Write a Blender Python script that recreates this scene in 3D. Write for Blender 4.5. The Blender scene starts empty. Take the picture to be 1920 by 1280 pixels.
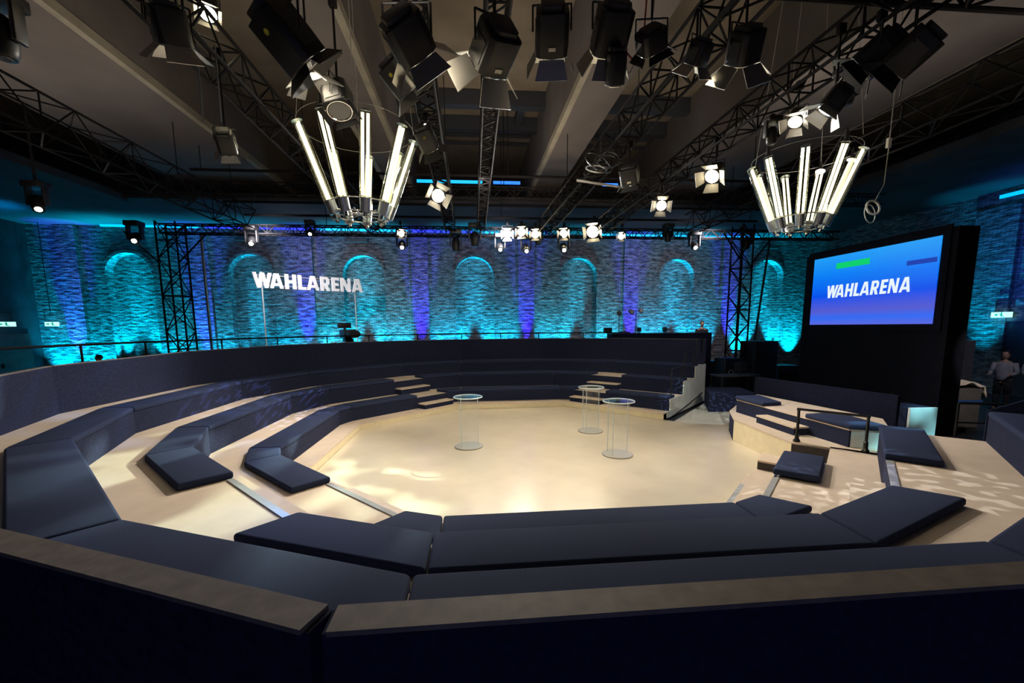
import bpy, bmesh, math, random
from mathutils import Vector, Matrix
random.seed(7)
PI = math.pi
S = bpy.context.scene
COL = S.collection

# ------------------------------------------------------------------ camera
FPX = 780.33; PPX = 948.01; PPY = 711.51
PITCH, ROLL, YAW = .126, -.0093, .0855
CAM = Vector((-1.3221, -8.8458, 2.5621))
cp, sp = math.cos(PITCH), math.sin(PITCH)
fwd = Vector((0, cp, -sp)); up = Vector((0, sp, cp)); rt = Vector((1, 0, 0))
cr, sr = math.cos(ROLL), math.sin(ROLL)
r2 = rt*cr + up*sr; u2 = up*cr - rt*sr
RZ = Matrix(((math.cos(YAW), math.sin(YAW), 0), (-math.sin(YAW), math.cos(YAW), 0), (0, 0, 1)))
r3, u3, f3 = RZ@r2, RZ@u2, RZ@fwd
cd = bpy.data.cameras.new('camera')
cd.sensor_width = 36; cd.sensor_fit = 'HORIZONTAL'
cd.lens = FPX/1920*36
cd.shift_x = (960-PPX)/1920; cd.shift_y = (PPY-640)/1920
cd.clip_start = .05; cd.clip_end = 200
cam = bpy.data.objects.new('camera', cd); COL.objects.link(cam)
Mx = Matrix((r3, u3, -f3)).transposed().to_4x4(); Mx.translation = CAM
cam.matrix_world = Mx
S.camera = cam

# ------------------------------------------------------------------ world, colour
w = bpy.data.worlds.new('world'); S.world = w; w.use_nodes = True
w.node_tree.nodes['Background'].inputs[0].default_value = (.5, .55, .7, 1)
w.node_tree.nodes['Background'].inputs[1].default_value = .012
S.view_settings.view_transform = 'Standard'
try: S.view_settings.look = 'None'
except Exception: pass
S.view_settings.gamma = 1.0
S.view_settings.exposure = 0.0
S.view_settings.use_curve_mapping = False

# ------------------------------------------------------------------ lights
def gobo(ld, scale, lo, hi, stretch=(1, 1, 1), seed=0.0):
    """breaks the beam up like a gobo in front of the lamp"""
    ld.use_nodes = True
    nt = ld.node_tree; em = nt.nodes['Emission']
    tc = nt.nodes.new('ShaderNodeTexCoord'); mp = nt.nodes.new('ShaderNodeMapping')
    mp.inputs['Scale'].default_value = stretch; mp.inputs['Location'].default_value = (seed, seed*.7, 0)
    vm = nt.nodes.new('ShaderNodeVectorMath'); vm.operation = 'DIVIDE'
    sx = nt.nodes.new('ShaderNodeSeparateXYZ'); cx = nt.nodes.new('ShaderNodeCombineXYZ')
    nt.links.new(tc.outputs['Normal'], sx.inputs[0])
    for k in range(3): nt.links.new(sx.outputs[2], cx.inputs[k])
    nt.links.new(tc.outputs['Normal'], vm.inputs[0]); nt.links.new(cx.outputs[0], vm.inputs[1])
    nt.links.new(vm.outputs[0], mp.inputs[0])
    no = nt.nodes.new('ShaderNodeTexNoise'); no.inputs['Scale'].default_value = scale; no.inputs['Detail'].default_value = .6
    nt.links.new(mp.outputs[0], no.inputs['Vector'])
    mr = nt.nodes.new('ShaderNodeMapRange'); mr.inputs[1].default_value = lo; mr.inputs[2].default_value = hi
    mr.inputs[3].default_value = 0; mr.inputs[4].default_value = 1
    nt.links.new(no.outputs[0], mr.inputs[0]); nt.links.new(mr.outputs[0], em.inputs['Strength'])

def spot(loc, target, power, color, angle=60, blend=.5, radius=.12, gb=None, name='spot_lamp'):
    ld = bpy.data.lights.new(name, 'SPOT'); ld.energy = power; ld.color = color
    ld.spot_size = math.radians(angle); ld.spot_blend = blend; ld.shadow_soft_size = radius
    if gb: gobo(ld, *gb)
    o = bpy.data.objects.new(name, ld); COL.objects.link(o); o.location = loc
    o.rotation_euler = (Vector(target)-Vector(loc)).to_track_quat('-Z', 'Y').to_euler()
    return o

WARM = (1, .88, .69)
COOL = (.80, .90, 1.0)
# key and fill lamps on the rig, aimed at the arena
for loc, tgt, pw in [((-3.1, -4.2, 5.2), (.5, 1.2, 0), 620), ((1.5, -4.4, 5.2), (-.5, 1.2, 0), 620),
                     ((3.5, -.4, 5.3), (-1.5, .2, 0), 560), ((-2.0, .9, 5.4), (1.2, -.6, 0), 560),
                     ((3.4, 1.8, 5.4), (-1.8, -2.0, 0), 420), ((.6, 6.3, 5.6), (0, -1.0, 0), 900),
                     ((2.3, 6.3, 5.6), (-3.0, -3.5, 0), 520), ((3.4, 6.2, 5.6), (2.5, -4.5, .5), 520),
                     ((-1.0, 6.3, 5.6), (-5.0, -3.0, .5), 520)]:
    spot(loc, tgt, pw*.50, WARM, 78, .6, .18)
# dimmer wash over the seating
for loc, tgt, pw in [((-1.9, 3.0, 5.8), (-6.4, -3.6, .9), 2000), ((1.6, 2.5, 5.8), (6.4, -4.8, .9), 1450),
                     ((-4.5, -2.6, 5.7), (-6.5, 3.0, .8), 280), ((3.6, -2.8, 5.7), (6.0, -1.0, .8), 320),
                     ((0, -3.6, 5.8), (0, 7.0, .9), 420), ((0.3, 3.6, 5.8), (-1.0, -7.2, 1.2), 1300)]:
    spot(loc, tgt, pw, (1, .93, .84), 80, .8, .12)
# unseen cool lamp added for faint hall light on the outside of the parapet
spot((-1.0, -12.6, 1.2), (-1, -8.5, .9), 60, (.35, .42, 1), 120, 1, .6)
# gobo leaf patterns
spot((1.0, 5.2, 5.1), (-4.9, -4.7, .9), 10000, (.74, .95, .74), 34, .4, .005, (12, .50, .62, (1, 1.6, 1), 3.1))
spot((.2, 5.4, 5.1), (-5.9, 1.3, .9), 3800, (.42, .50, 1), 19, .4, .005, (44, .52, .60, (1, 2.2, 1), 1.7))
spot((-.6, 5.2, 5.1), (3.55, -4.75, .9), 5200, (.85, .93, 1), 8.5, .3, .005, (80, .55, .60, (1.0, 2.6, 1), 5.3))
spot((-.2, 5.6, 5.1), (2.75, -3.95, .5), 3600, (.85, .93, 1), 8, .3, .005, (95, .56, .60, (1.0, 2.6, 1), 9.3))
spot((2.6, -1.4, 5.4), (5.3, 2.5, 0), 3000, (.60, .82, 1), 20, .3, .005, (80, .55, .60, (1.0, 2.8, 1), 8.2))
spot((2.4, 5.6, 5.2), (5.4, .1, .8), 1300, (.45, .60, 1), 14, .3, .005, (60, .52, .60, (1.0, 2.0, 1), 2.2))
spot((-6.5, 3.2, 5.6), (-6.0, -4.8, 1.2), 900, (.18, .40, 1), 60, .6, .05, (7, .48, .66, (1, 1.6, 1), 6.1))
spot((-2.0, -1.5, 5.9), (1.8, 2.2, 0), 500, (1, .95, .85), 50, .4, .005, (46, .56, .63, (1, 2.6, 1), 4.4))

CYAN = (.0, .58, 1.0); TEAL = (.0, .60, .92); BLUE = (.03, .015, 1.0); VIOLET = (.20, .10, 1.0)
WY0, WK = 13.3, .04          # brick wall: y = WY0 + WK*x
ARCHX = [-17.15, -11.82, -6.53, -1.0, 4.57, 10.12, 15.56]
PIERX = [-19.55, -14.0, -9.3, -3.75, 1.7, 7.45, 13.2]
def wall_y(x): return WY0 + WK*x
for i, ax in enumerate(ARCHX):
    c1 = CYAN if i % 2 else TEAL
    for dx in (-1.75, 1.75):
        x = ax+dx; y = wall_y(x)-.55
        spot((x, y, .05 if i < 2 else .6), (x-dx*.06, wall_y(x)-.05, 1.75 if i > 1 else 1.3), 2700, c1, 66 if i > 1 else 84, .9, .05, name='wall_wash_lamp')
    for dx in (-.78, .78):
        x = ax+dx; y = wall_y(x)+.06
        p = 1900 if not (i == 4 and dx > 0) and not (i == 1) else 320
        spot((x, y+.06, .85), (x-dx*.30, wall_y(x)+.26, 6.0), p*1.8, c1, 50, .9, .04, name='wall_wash_lamp')
for i, px in enumerate(PIERX):
    x = px; y = wall_y(x)-.58
    spot((x, y, .05 if i < 2 else .6), (x, wall_y(x)-.22, 4.4), 8500, BLUE, 25, .8, .05, name='wall_wash_lamp')
    spot((x+.5, y-.5, .05), (x+.2, wall_y(x)-.1, 7.5), 900, VIOLET, 16, .9, .05, name='wall_wash_lamp')
spot((-20.3, wall_y(-20.3)-.6, .05), (-20.2, wall_y(-20.3), 1.7), 2800, CYAN, 74, .9, .05, name='wall_wash_lamp')
for x in (-19.5, -13.5, -8.0, -4.0, -.5, 3.0, 7.0, 11.0, 15.0):
    spot((x, wall_y(x)-1.4, 6.95), (x+.3, wall_y(x), 7.15), 10, CYAN if x < -9 or x > 4 else BLUE, 110, 1, .1, name='wall_wash_lamp')
# soft spots added to stand for rig spill on the brick
for x in (-8.5, 0, 8):
    spot((x, 6.6, 6.0), (x, 13.5, 3.6), 1050, (1, .92, .98), 110, 1, .4)
# side wall wash on the right and on the left
for y in (5.2,):
    spot((17.0, y, .05), (17.85, y, 4.5), 1800, CYAN, 40, .9, .06, name='wall_wash_lamp')
spot((14.0, 3.0, 3.0), (18, 2.5, 5.0), 800, (.03, .16, 1.0), 110, 1, .4, name='wall_wash_lamp')
spot((17.2, 2.2, .4), (17.9, 2.0, 6.5), 400, VIOLET, 50, 1, .1, name='wall_wash_lamp')
spot((-18.6, 9.5, 6.0), (-21.1, 8.0, 9.2), 350, (0, .35, 1), 120, 1, .2, name='wall_wash_lamp')
spot((-18.2, 11.0, .5), (-21, 11.8, 5.5), 60, (.0, .35, .75), 90, 1, .2, name='wall_wash_lamp')
# helper spots aimed up, standing in for bounced light on the ceiling
for loc in ((-6.5, 0, 5.4), (0, -1, 5.6), (0, 3.5, 5.6), (6.5, 0, 5.4), (-2, -5, 5.6), (-8, -4, 5.4), (8, -4, 5.4), (-10.8, 1, 5.2)):
    spot(loc, (loc[0]*.9, loc[1]+.5, 9), 190, (1, .86, .72), 165, 1, .5)

# ------------------------------------------------------------------ materials
def mat(name, col, rough=.6, metal=0, noise=None, bump=None, emit=None, coat=0, spec=.5, alpha=None):
    m = bpy.data.materials.new(name); m.use_nodes = True
    nt = m.node_tree; b = nt.nodes['Principled BSDF']
    b.inputs['Base Color'].default_value = (*col, 1); b.inputs['Roughness'].default_value = rough
    b.inputs['Metallic'].default_value = metal; b.inputs['Coat Weight'].default_value = coat
    b.inputs['Specular IOR Level'].default_value = spec
    if noise:
        sc, amt = noise
        tc = nt.nodes.new('ShaderNodeTexCoord')
        n = nt.nodes.new('ShaderNodeTexNoise'); n.inputs['Scale'].default_value = sc; n.inputs['Detail'].default_value = 4
        nt.links.new(tc.outputs['Object'], n.inputs['Vector'])
        r = nt.nodes.new('ShaderNodeValToRGB')
        r.color_ramp.elements[0].position = .3; r.color_ramp.elements[1].position = .7
        r.color_ramp.elements[0].color = (*[c*(1-amt) for c in col], 1)
        r.color_ramp.elements[1].color = (*[min(1, c*(1+amt)) for c in col], 1)
        nt.links.new(n.outputs[0], r.inputs[0]); nt.links.new(r.outputs[0], b.inputs['Base Color'])
        if bump:
            bp = nt.nodes.new('ShaderNodeBump'); bp.inputs['Strength'].default_value = bump; bp.inputs['Distance'].default_value = .01
            nt.links.new(n.outputs[0], bp.inputs['Height']); nt.links.new(bp.outputs[0], b.inputs['Normal'])
    if emit:
        b.inputs['Emission Color'].default_value = (*emit[0], 1); b.inputs['Emission Strength'].default_value = emit[1]
    return m

M = {}
M['carpet'] = mat('navy_fabric', (.029, .040, .088), .95, noise=(160, .16), bump=.10, spec=.15)
M['skirt'] = mat('navy_skirt_fabric', (.021, .026, .058), .95, noise=(35, .3), bump=.15, spec=.15)
M['tread'] = mat('cream_tread', (.74, .60, .47), .55, noise=(5, .05), spec=.3)
M['cream'] = mat('lit_cream_lip', (.86, .75, .50), .5, noise=(6, .05))  # brighter and yellower than the treads, strong light put into the colour
M['floor'] = mat('cream_gloss_floor', (.71, .62, .47), .26, noise=(1.6, .05), coat=.12)
M['strip'] = mat('clear_edge_strip', (.42, .42, .42), .3, noise=(20, .1))
M['ledge'] = mat('grey_brown_ledge', (.20, .165, .14), .7, noise=(18, .2))
M['ledge_white'] = mat('white_edge', (.75, .74, .70), .6)
M['ply'] = mat('pale_plywood', (.62, .60, .50), .6, noise=(3, .08))
M['white'] = mat('white_paint', (.80, .86, .84), .5, noise=(3, .05))
M['black'] = mat('black_metal', (.012, .012, .013), .45, noise=(8, .3))
M['blackgloss'] = mat('black_gloss', (.015, .015, .016), .18)
M['darkgrey'] = mat('dark_grey_plastic', (.035, .035, .037), .5, noise=(10, .2))
M['grey'] = mat('grey_laminate', (.11, .105, .11), .6, noise=(4, .15))
M['brownboard'] = mat('dark_brown_board', (.040, .034, .034), .6, noise=(9, .25))
M['steel'] = mat('truss_steel', (.010, .009, .010), .8, spec=.12, noise=(12, .3))
M['chrome'] = mat('chrome', (.75, .75, .75), .15, metal=1)
M['silver'] = mat('brushed_silver', (.42, .46, .52), .28, metal=.9)
M['barn'] = mat('barn_door_metal', (.35, .34, .32), .35, metal=.6)
M['wire'] = mat('pale_wire', (.45, .43, .40), .5)
M['concrete'] = mat('brown_concrete', (.150, .122, .090), .9, noise=(1.2, .16), bump=.2, spec=.2)
M['beam'] = mat('grey_concrete_beam', (.125, .108, .100), .9, noise=(.9, .14), bump=.2, spec=.2)
M['pale'] = mat('pale_chamfer', (.26, .23, .175), .9, noise=(1.5, .2))
M['soffit'] = mat('dark_soffit', (.05, .05, .055), .9, noise=(1, .3))
M['hall'] = mat('dark_hall_floor', (.03, .03, .034), .6, noise=(2, .3))
M['purlin'] = mat('dark_purlin', (.022, .024, .03), .7)
M['darkwall'] = mat('dark_side_wall', (.03, .034, .04), .85, noise=(2, .3))
M['redpanel'] = mat('dark_red_panel', (.10, .022, .018), .7, noise=(3, .3))
M['skin'] = mat('skin', (.45, .26, .19), .55)
M['hair'] = mat('dark_hair', (.02, .014, .011), .7, noise=(40, .4))
M['cloth_black'] = mat('black_cloth', (.012, .012, .016), .9, noise=(20, .3))
M['cloth_grey'] = mat('grey_cloth', (.30, .29, .33), .9, noise=(12, .2))
M['cloth_navy'] = mat('navy_shirt', (.03, .04, .08), .9, noise=(12, .2))
M['sheet'] = mat('white_sheet', (.80, .70, .64), .8, noise=(9, .06))
M['yellow'] = mat('yellow_label', (.75, .68, .06), .6)
M['label'] = mat('pale_label', (.7, .66, .5), .6)
M['red'] = mat('red_cable', (.55, .04, .03), .5)
M['blueglass'] = mat('blue_plastic', (.03, .10, .35), .3)
M['lens_lit'] = mat('lit_lens', (1, .95, .85), .4, emit=((1, .86, .62), 30))
M['lens_hot'] = mat('hot_lens', (1, .95, .85), .4, emit=((1, .84, .52), 90))
M['lens_cool'] = mat('cool_lens', (.9, .95, 1), .4, emit=((.75, .88, 1), 25))
M['lens_off'] = mat('unlit_lens', (.10, .11, .12), .08, coat=.5)
M['rod'] = mat('light_rod', (1, 1, .9), .4, emit=((1, .93, .68), 1.9))
M['blue_led'] = mat('blue_led_strip', (.1, .3, 1), .4, emit=((.02, .20, 1.0), 1.4))
M['cyan_led'] = mat('cyan_led_strip', (.1, .6, 1), .4, emit=((.0, .42, .85), 1.3))
M['sign_white'] = mat('white_letter', (.85, .85, .85), .5, emit=((1, .95, .92), .28))  # slight glow in the letters so they look lit
M['exit'] = mat('exit_sign_light', (.6, 1, .9), .5, emit=((.42, 1, .80), 1.5))
M['exit_mark'] = mat('exit_sign_green', (.0, .35, .2), .5, emit=((0, .30, .18), .6))

def thin_clear(name, tint=(1, 1, 1), base=.04):
    m = bpy.data.materials.new(name); m.use_nodes = True
    nt = m.node_tree; nt.nodes.remove(nt.nodes['Principled BSDF']); out = nt.nodes['Material Output']
    t = nt.nodes.new('ShaderNodeBsdfTransparent'); t.inputs[0].default_value = (*tint, 1)
    g = nt.nodes.new('ShaderNodeBsdfGlossy'); g.inputs['Roughness'].default_value = .05; g.inputs[0].default_value = (1, 1, 1, 1)
    lw = nt.nodes.new('ShaderNodeLayerWeight'); lw.inputs[0].default_value = .25
    mr = nt.nodes.new('ShaderNodeMapRange'); mr.inputs[3].default_value = base; mr.inputs[4].default_value = .75
    nt.links.new(lw.outputs['Facing'], mr.inputs[0])
    pw = nt.nodes.new('ShaderNodeMath'); pw.operation = 'POWER'; pw.inputs[1].default_value = 2.2
    nt.links.new(lw.outputs['Facing'], pw.inputs[0]); nt.links.new(pw.outputs[0], mr.inputs[0])
    mx = nt.nodes.new('ShaderNodeMixShader')
    nt.links.new(mr.outputs[0], mx.inputs[0]); nt.links.new(t.outputs[0], mx.inputs[1]); nt.links.new(g.outputs[0], mx.inputs[2])
    nt.links.new(mx.outputs[0], out.inputs[0])
    return m
M['acrylic'] = thin_clear('clear_acrylic', (.97, .99, 1), .03)
M['tubeglass'] = thin_clear('clear_tube_glass', (.93, .92, .80), .06)

def brick_mat():
    m = bpy.data.materials.new('painted_brick'); m.use_nodes = True
    nt = m.node_tree; b = nt.nodes['Principled BSDF']; b.inputs['Roughness'].default_value = .9
    b.inputs['Specular IOR Level'].default_value = .2
    tc = nt.nodes.new('ShaderNodeTexCoord'); sx = nt.nodes.new('ShaderNodeSeparateXYZ'); cx = nt.nodes.new('ShaderNodeCombineXYZ')
    nt.links.new(tc.outputs['Object'], sx.inputs[0])
    ad = nt.nodes.new('ShaderNodeMath'); ad.operation = 'ADD'
    nt.links.new(sx.outputs[0], ad.inputs[0]); nt.links.new(sx.outputs[1], ad.inputs[1])
    nt.links.new(ad.outputs[0], cx.inputs[0]); nt.links.new(sx.outputs[2], cx.inputs[1])
    br = nt.nodes.new('ShaderNodeTexBrick')
    br.inputs['Color1'].default_value = (.27, .25, .26, 1); br.inputs['Color2'].default_value = (.15, .14, .145, 1)
    br.inputs['Mortar'].default_value = (.08, .078, .08, 1); br.inputs['Scale'].default_value = 3.2
    br.inputs['Mortar Size'].default_value = .028; br.inputs['Brick Width'].default_value = .8; br.inputs['Row Height'].default_value = .26
    nt.links.new(cx.outputs[0], br.inputs['Vector'])
    mp = nt.nodes.new('ShaderNodeMapping'); mp.inputs['Scale'].default_value = (2.0, 5.5, 1)
    nt.links.new(cx.outputs[0], mp.inputs[0])
    n = nt.nodes.new('ShaderNodeTexNoise'); n.inputs['Scale'].default_value = 1.5; n.inputs['Detail'].default_value = 6
    nt.links.new(mp.outputs[0], n.inputs['Vector'])
    mr = nt.nodes.new('ShaderNodeMapRange'); mr.inputs[1].default_value = .3; mr.inputs[2].default_value = .7
    mr.inputs[3].default_value = .25; mr.inputs[4].default_value = 1.55
    nt.links.new(n.outputs[0], mr.inputs[0])
    mu = nt.nodes.new('ShaderNodeVectorMath'); mu.operation = 'SCALE'
    nt.links.new(br.outputs[0], mu.inputs[0]); nt.links.new(mr.outputs[0], mu.inputs['Scale'])
    nt.links.new(mu.outputs[0], b.inputs['Base Color'])
    sm = nt.nodes.new('ShaderNodeMath'); sm.operation = 'MULTIPLY_ADD'; sm.inputs[1].default_value = -.6
    nt.links.new(br.outputs['Fac'], sm.inputs[0]); nt.links.new(n.outputs[0], sm.inputs[2])
    bp = nt.nodes.new('ShaderNodeBump'); bp.inputs['Strength'].default_value = 1.0; bp.inputs['Distance'].default_value = .11
    nt.links.new(sm.outputs[0], bp.inputs['Height']); nt.links.new(bp.outputs[0], b.inputs['Normal'])
    return m
M['brick'] = brick_mat()
M['backdrop'] = mat('shaded_backdrop_fabric', (.010, .012, .028), .95, noise=(35, .3), spec=.1)  # navy darkened for a board that gets little light
M['housing_black'] = mat('housing_black', (.008, .009, .016), .8, noise=(4, .2), spec=.1)

def screen_mat():
    m = bpy.data.materials.new('screen_picture'); m.use_nodes = True
    nt = m.node_tree; b = nt.nodes['Principled BSDF']; b.inputs['Base Color'].default_value = (0, 0, 0, 1); b.inputs['Roughness'].default_value = .4
    tc = nt.nodes.new('ShaderNodeTexCoord'); sx = nt.nodes.new('ShaderNodeSeparateXYZ')
    nt.links.new(tc.outputs['Generated'], sx.inputs[0])
    r = nt.nodes.new('ShaderNodeValToRGB'); e = r.color_ramp.elements
    e[0].position = 0; e[0].color = (.10, .13, .72, 1)
    e[1].position = 1; e[1].color = (.012, .33, .90, 1)
    x = e.new(.10); x.color = (.03, .14, .88, 1)
    x = e.new(.20); x.color = (.09, .10, .62, 1)
    x = e.new(.42); x.color = (.0, .075, .82, 1)
    x = e.new(.72); x.color = (.0, .20, .90, 1)
    nt.links.new(sx.outputs[2], r.inputs[0])
    nt.links.new(r.outputs[0], b.inputs['Emission Color']); b.inputs['Emission Strength'].default_value = 1.0
    return m
M['screen'] = screen_mat()
M['screen_green'] = mat('screen_green_bar', (0, 0, 0), .5, emit=((.0, .62, .14), 1.0))
M['screen_blue'] = mat('screen_dark_blue_bar', (0, 0, 0), .5, emit=((.008, .045, .42), 1.0))
M['screen_white'] = mat('screen_white_letter', (0, 0, 0), .5, emit=((.80, .90, .95), 1.0))

# ------------------------------------------------------------------ mesh builder
class MB:
    def __init__(s): s.v = []; s.f = []
    def add(s, vs, fs):
        n = len(s.v); s.v += [tuple(v) for v in vs]; s.f += [tuple(i+n for i in f) for f in fs]; return s
    def box(s, c, d, rz=0, mx=None):
        x, y, z = d[0]/2, d[1]/2, d[2]/2
        vs = [Vector((a*x, b*y, e*z)) for a in (-1, 1) for b in (-1, 1) for e in (-1, 1)]
        if mx is not None: vs = [mx@v for v in vs]
        elif rz: R = Matrix.Rotation(rz, 3, 'Z'); vs = [R@v for v in vs]
        vs = [v+Vector(c) for v in vs]
        return s.add(vs, [(0, 1, 3, 2), (4, 6, 7, 5), (0, 4, 5, 1), (2, 3, 7, 6), (0, 2, 6, 4), (1, 5, 7, 3)])
    def prism(s, pts, z0, z1):
        n = len(pts); zz0 = z0 if hasattr(z0, '__len__') else [z0]*n; zz1 = z1 if hasattr(z1, '__len__') else [z1]*n
        vs = [(p[0], p[1], a) for p, a in zip(pts, zz0)] + [(p[0], p[1], a) for p, a in zip(pts, zz1)]
        ar = sum(pts[i][0]*pts[(i+1) % n][1]-pts[(i+1) % n][0]*pts[i][1] for i in range(n))
        fs = [tuple(range(n-1, -1, -1)), tuple(range(n, 2*n))] + [(i, (i+1) % n, n+(i+1) % n, n+i) for i in range(n)]
        if ar < 0: fs = [tuple(reversed(f)) for f in fs]
        return s.add(vs, fs)
    def tube(s, a, b, r, n=8, r2_=None, cap=True):
        a, b = Vector(a), Vector(b); d = (b-a)
        if d.length < 1e-6: return s
        q = d.to_track_quat('Z', 'Y'); r2_ = r if r2_ is None else r2_
        vs = []
        for p, rr in ((a, r), (b, r2_)):
            for i in range(n):
                t = 2*PI*i/n; vs.append(p + q@Vector((rr*math.cos(t), rr*math.sin(t), 0)))
        fs = [(i, (i+1) % n, n+(i+1) % n, n+i) for i in range(n)]
        if cap: fs += [tuple(range(n-1, -1, -1)), tuple(range(n, 2*n))]
        return s.add(vs, fs)
    def path(s, pts, r, n=6):
        for a, b in zip(pts, pts[1:]): s.tube(a, b, r, n)
        return s
    def lathe(s, prof, c=(0, 0, 0), n=24, q=None, closed=True):
        vs = []; c = Vector(c)
        for (r, z) in prof:
            for i in range(n):
                t = 2*PI*i/n; v = Vector((r*math.cos(t), r*math.sin(t), z))
                if q is not None: v = q@v
                vs.append(v+c)
        fs = []; m = len(prof)
        for k in range(m-1):
            for i in range(n): fs.append((k*n+i, k*n+(i+1) % n, (k+1)*n+(i+1) % n, (k+1)*n+i))
        if closed: fs += [tuple(range(n-1, -1, -1)), tuple((m-1)*n+i for i in range(n))]
        return s.add(vs, fs)
    def torus(s, c, R, r, n=32, m=8, q=None):
        vs = []; fs = []; c = Vector(c)
        for i in range(n):
            a = 2*PI*i/n
            for j in range(m):
                b = 2*PI*j/m; v = Vector(((R+r*math.cos(b))*math.cos(a), (R+r*math.cos(b))*math.sin(a), r*math.sin(b)))
                if q is not None: v = q@v
                vs.append(v+c)
        for i in range(n):
            for j in range(m): fs.append((i*m+j, ((i+1) % n)*m+j, ((i+1) % n)*m+(j+1) % m, i*m+(j+1) % m))
        return s.add(vs, fs)
    def build(s, name, material, parent=None, bevel=0, smooth=False, seg=3):
        me = bpy.data.meshes.new(name); me.from_pydata(s.v, [], s.f); me.update()
        bm = bmesh.new(); bm.from_mesh(me); bmesh.ops.recalc_face_normals(bm, faces=bm.faces); bm.to_mesh(me); bm.free()
        me.materials.append(M[material] if isinstance(material, str) else material)
        o = bpy.data.objects.new(name, me); COL.objects.link(o)
        if parent is not None: o.parent = parent
        if smooth:
            for p in me.polygons: p.use_smooth = True
        if bevel:
            md = o.modifiers.new('bevel', 'BEVEL'); md.width = bevel; md.segments = seg; md.limit_method = 'ANGLE'
            md.angle_limit = math.radians(25)
            for p in me.polygons: p.use_smooth = True

        return o

def tag(o, label=None, cat=None, group=None, kind=None):
    if label: o['label'] = label
    if cat: o['category'] = cat
    if group: o['group'] = group
    if kind: o['kind'] = kind
    return o
def thing(name, label, cat, loc=(0, 0, 0), rz=0, group=None):
    o = bpy.data.objects.new(name, None); COL.objects.link(o); o.empty_display_size = .1
    o.location = loc; o.rotation_euler = (0, 0, rz)
    return tag(o, label, cat, group)
def struct(o): o['kind'] = 'structure'; return o
def copy_tree(o, parent=None):
    c = o.copy(); COL.objects.link(c); c.parent = parent
    for ch in list(o.children): copy_tree(ch, c)
    return c

# ------------------------------------------------------------------ ring geometry
W = 1.64
def cor(a, side, t, off=0):
    th = side*PI/4
    return ((math.sin(th)*a + math.cos(th)*t), (math.cos(th)*a - math.sin(th)*t))
A0, A1, A2, A3, AW = 4.127, 4.581, 5.705, 6.835, 7.95
Z1, Z2, Z3, Z4 = .169, .487, .877, 1.235
T8 = math.tan(PI/8)

# ------------------------------------------------------------------ setting
struct(MB().box((-1, 0, -.12), (42, 30, .1)).build('floor', 'hall'))
# brick wall with arched niches
def brick_wall():
    mb = MB(); nich = MB()
    zt = 7.35; hw = 1.0; zs = 5.15; x0, x1 = -21.3, 18.2
    def P(x, z, d=0): return (x + WK*d*-1, wall_y(x) + d, z)
    xs = [x0]
    for ax in ARCHX:
        a, b = ax-hw, ax+hw
        mb.add([P(xs[-1], -.5), P(a, -.5), P(a, zt), P(xs[-1], zt)], [(0, 1, 2, 3)])
        N = 20
        arc = [(ax-hw*math.cos(PI*i/N), zs+hw*math.sin(PI*i/N)) for i in range(N+1)]
        for (u, v), (u1, v1) in zip(arc, arc[1:]):
            mb.add([P(u, v), P(u1, v1), P(u1, zt), P(u, zt)], [(0, 1, 2, 3)])
            mb.add([P(u, v), P(u1, v1), P(u1, v1, .42), P(u, v, .42)], [(0, 1, 2, 3)])
            mb.add([P(u, v, .42), P(u1, v1, .42), P(u1, -.5, .42), P(u, -.5, .42)], [(0, 1, 2, 3)])
        for x in (a, b): mb.add([P(x, -.5), P(x, zs), P(x, zs, .42), P(x, -.5, .42)], [(0, 1, 2, 3)])
        xs.append(b)
    mb.add([P(xs[-1], -.5), P(x1, -.5), P(x1, zt), P(xs[-1], zt)], [(0, 1, 2, 3)])
    for px in PIERX:
        mb.prism([(px-.42, wall_y(px)+.02), (px-.42, wall_y(px)-.16), (px+.42, wall_y(px)-.16), (px+.42, wall_y(px)+.02)], -.5, zt)
    o = struct(mb.build('wall_back', 'brick'))
    # raised brick bands round the arch heads
    for k, ax in enumerate(ARCHX):
        m2 = MB(); N = 20
        for i in range(N):
            t0, t1 = PI*i/N, PI*(i+1)/N
            q = []
            for t in (t0, t1):
                for rr in (hw, hw+.13):
                    q.append((ax-rr*math.cos(t), zs+rr*math.sin(t)))
            vs = [(x, wall_y(x)-d, z) for d in (.07, -.01) for (x, z) in q]
            m2.add(vs, [(0, 2, 3, 1), (4, 5, 7, 6), (0, 4, 6, 2), (1, 3, 7, 5)])
        struct(m2.build('trim_%d' % (k+1), 'brick', o))
    return o
brick_wall()
struct(MB().box((-21.3, 3.0, 4.6), (.2, 24, 10.6)).build('wall_left', 'darkwall'))
struct(MB().box((18.15, 1.5, 4.6), (.2, 25, 10.6)).build('wall_right', 'brick'))
MB().box((17.98, 5.3, 3.2), (.2, 1.3, 7.0)).build('pier', 'brick', bpy.data.objects['wall_right'])
struct(MB().box((-1, 3, 10.1), (42, 30, .2)).build('ceiling', 'concrete'))
cb = bpy.data.objects['ceiling']
def girder(x0, x1, y0, y1, z0, edge=None):
    o = struct(MB().prism([(x0, y0), (x1, y0), (x1, y1), (x0, y1)], z0, 10.02).build('ceiling_beam', 'beam', cb))
    for (e, s) in (edge or []):
        MB().prism([(e-.07, y0), (e+.07, y0), (e+.07, y1), (e-.07, y1)], z0-.012, z0+.17).build('chamfer', 'pale', o)
girder(1.26, 2.36, -12, 12.5, 8.0, [(1.30, 1)])
girder(-4.40, -3.44, -12, 12.5, 8.0, [(-3.48, 1), (-4.36, 1)])
girder(-12.0, -8.28, -12, 12.5, 8.0, [(-8.33, 1)])
girder(6.1, 9.6, -12, 12.5, 8.0, [(9.45, 1)])
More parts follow.
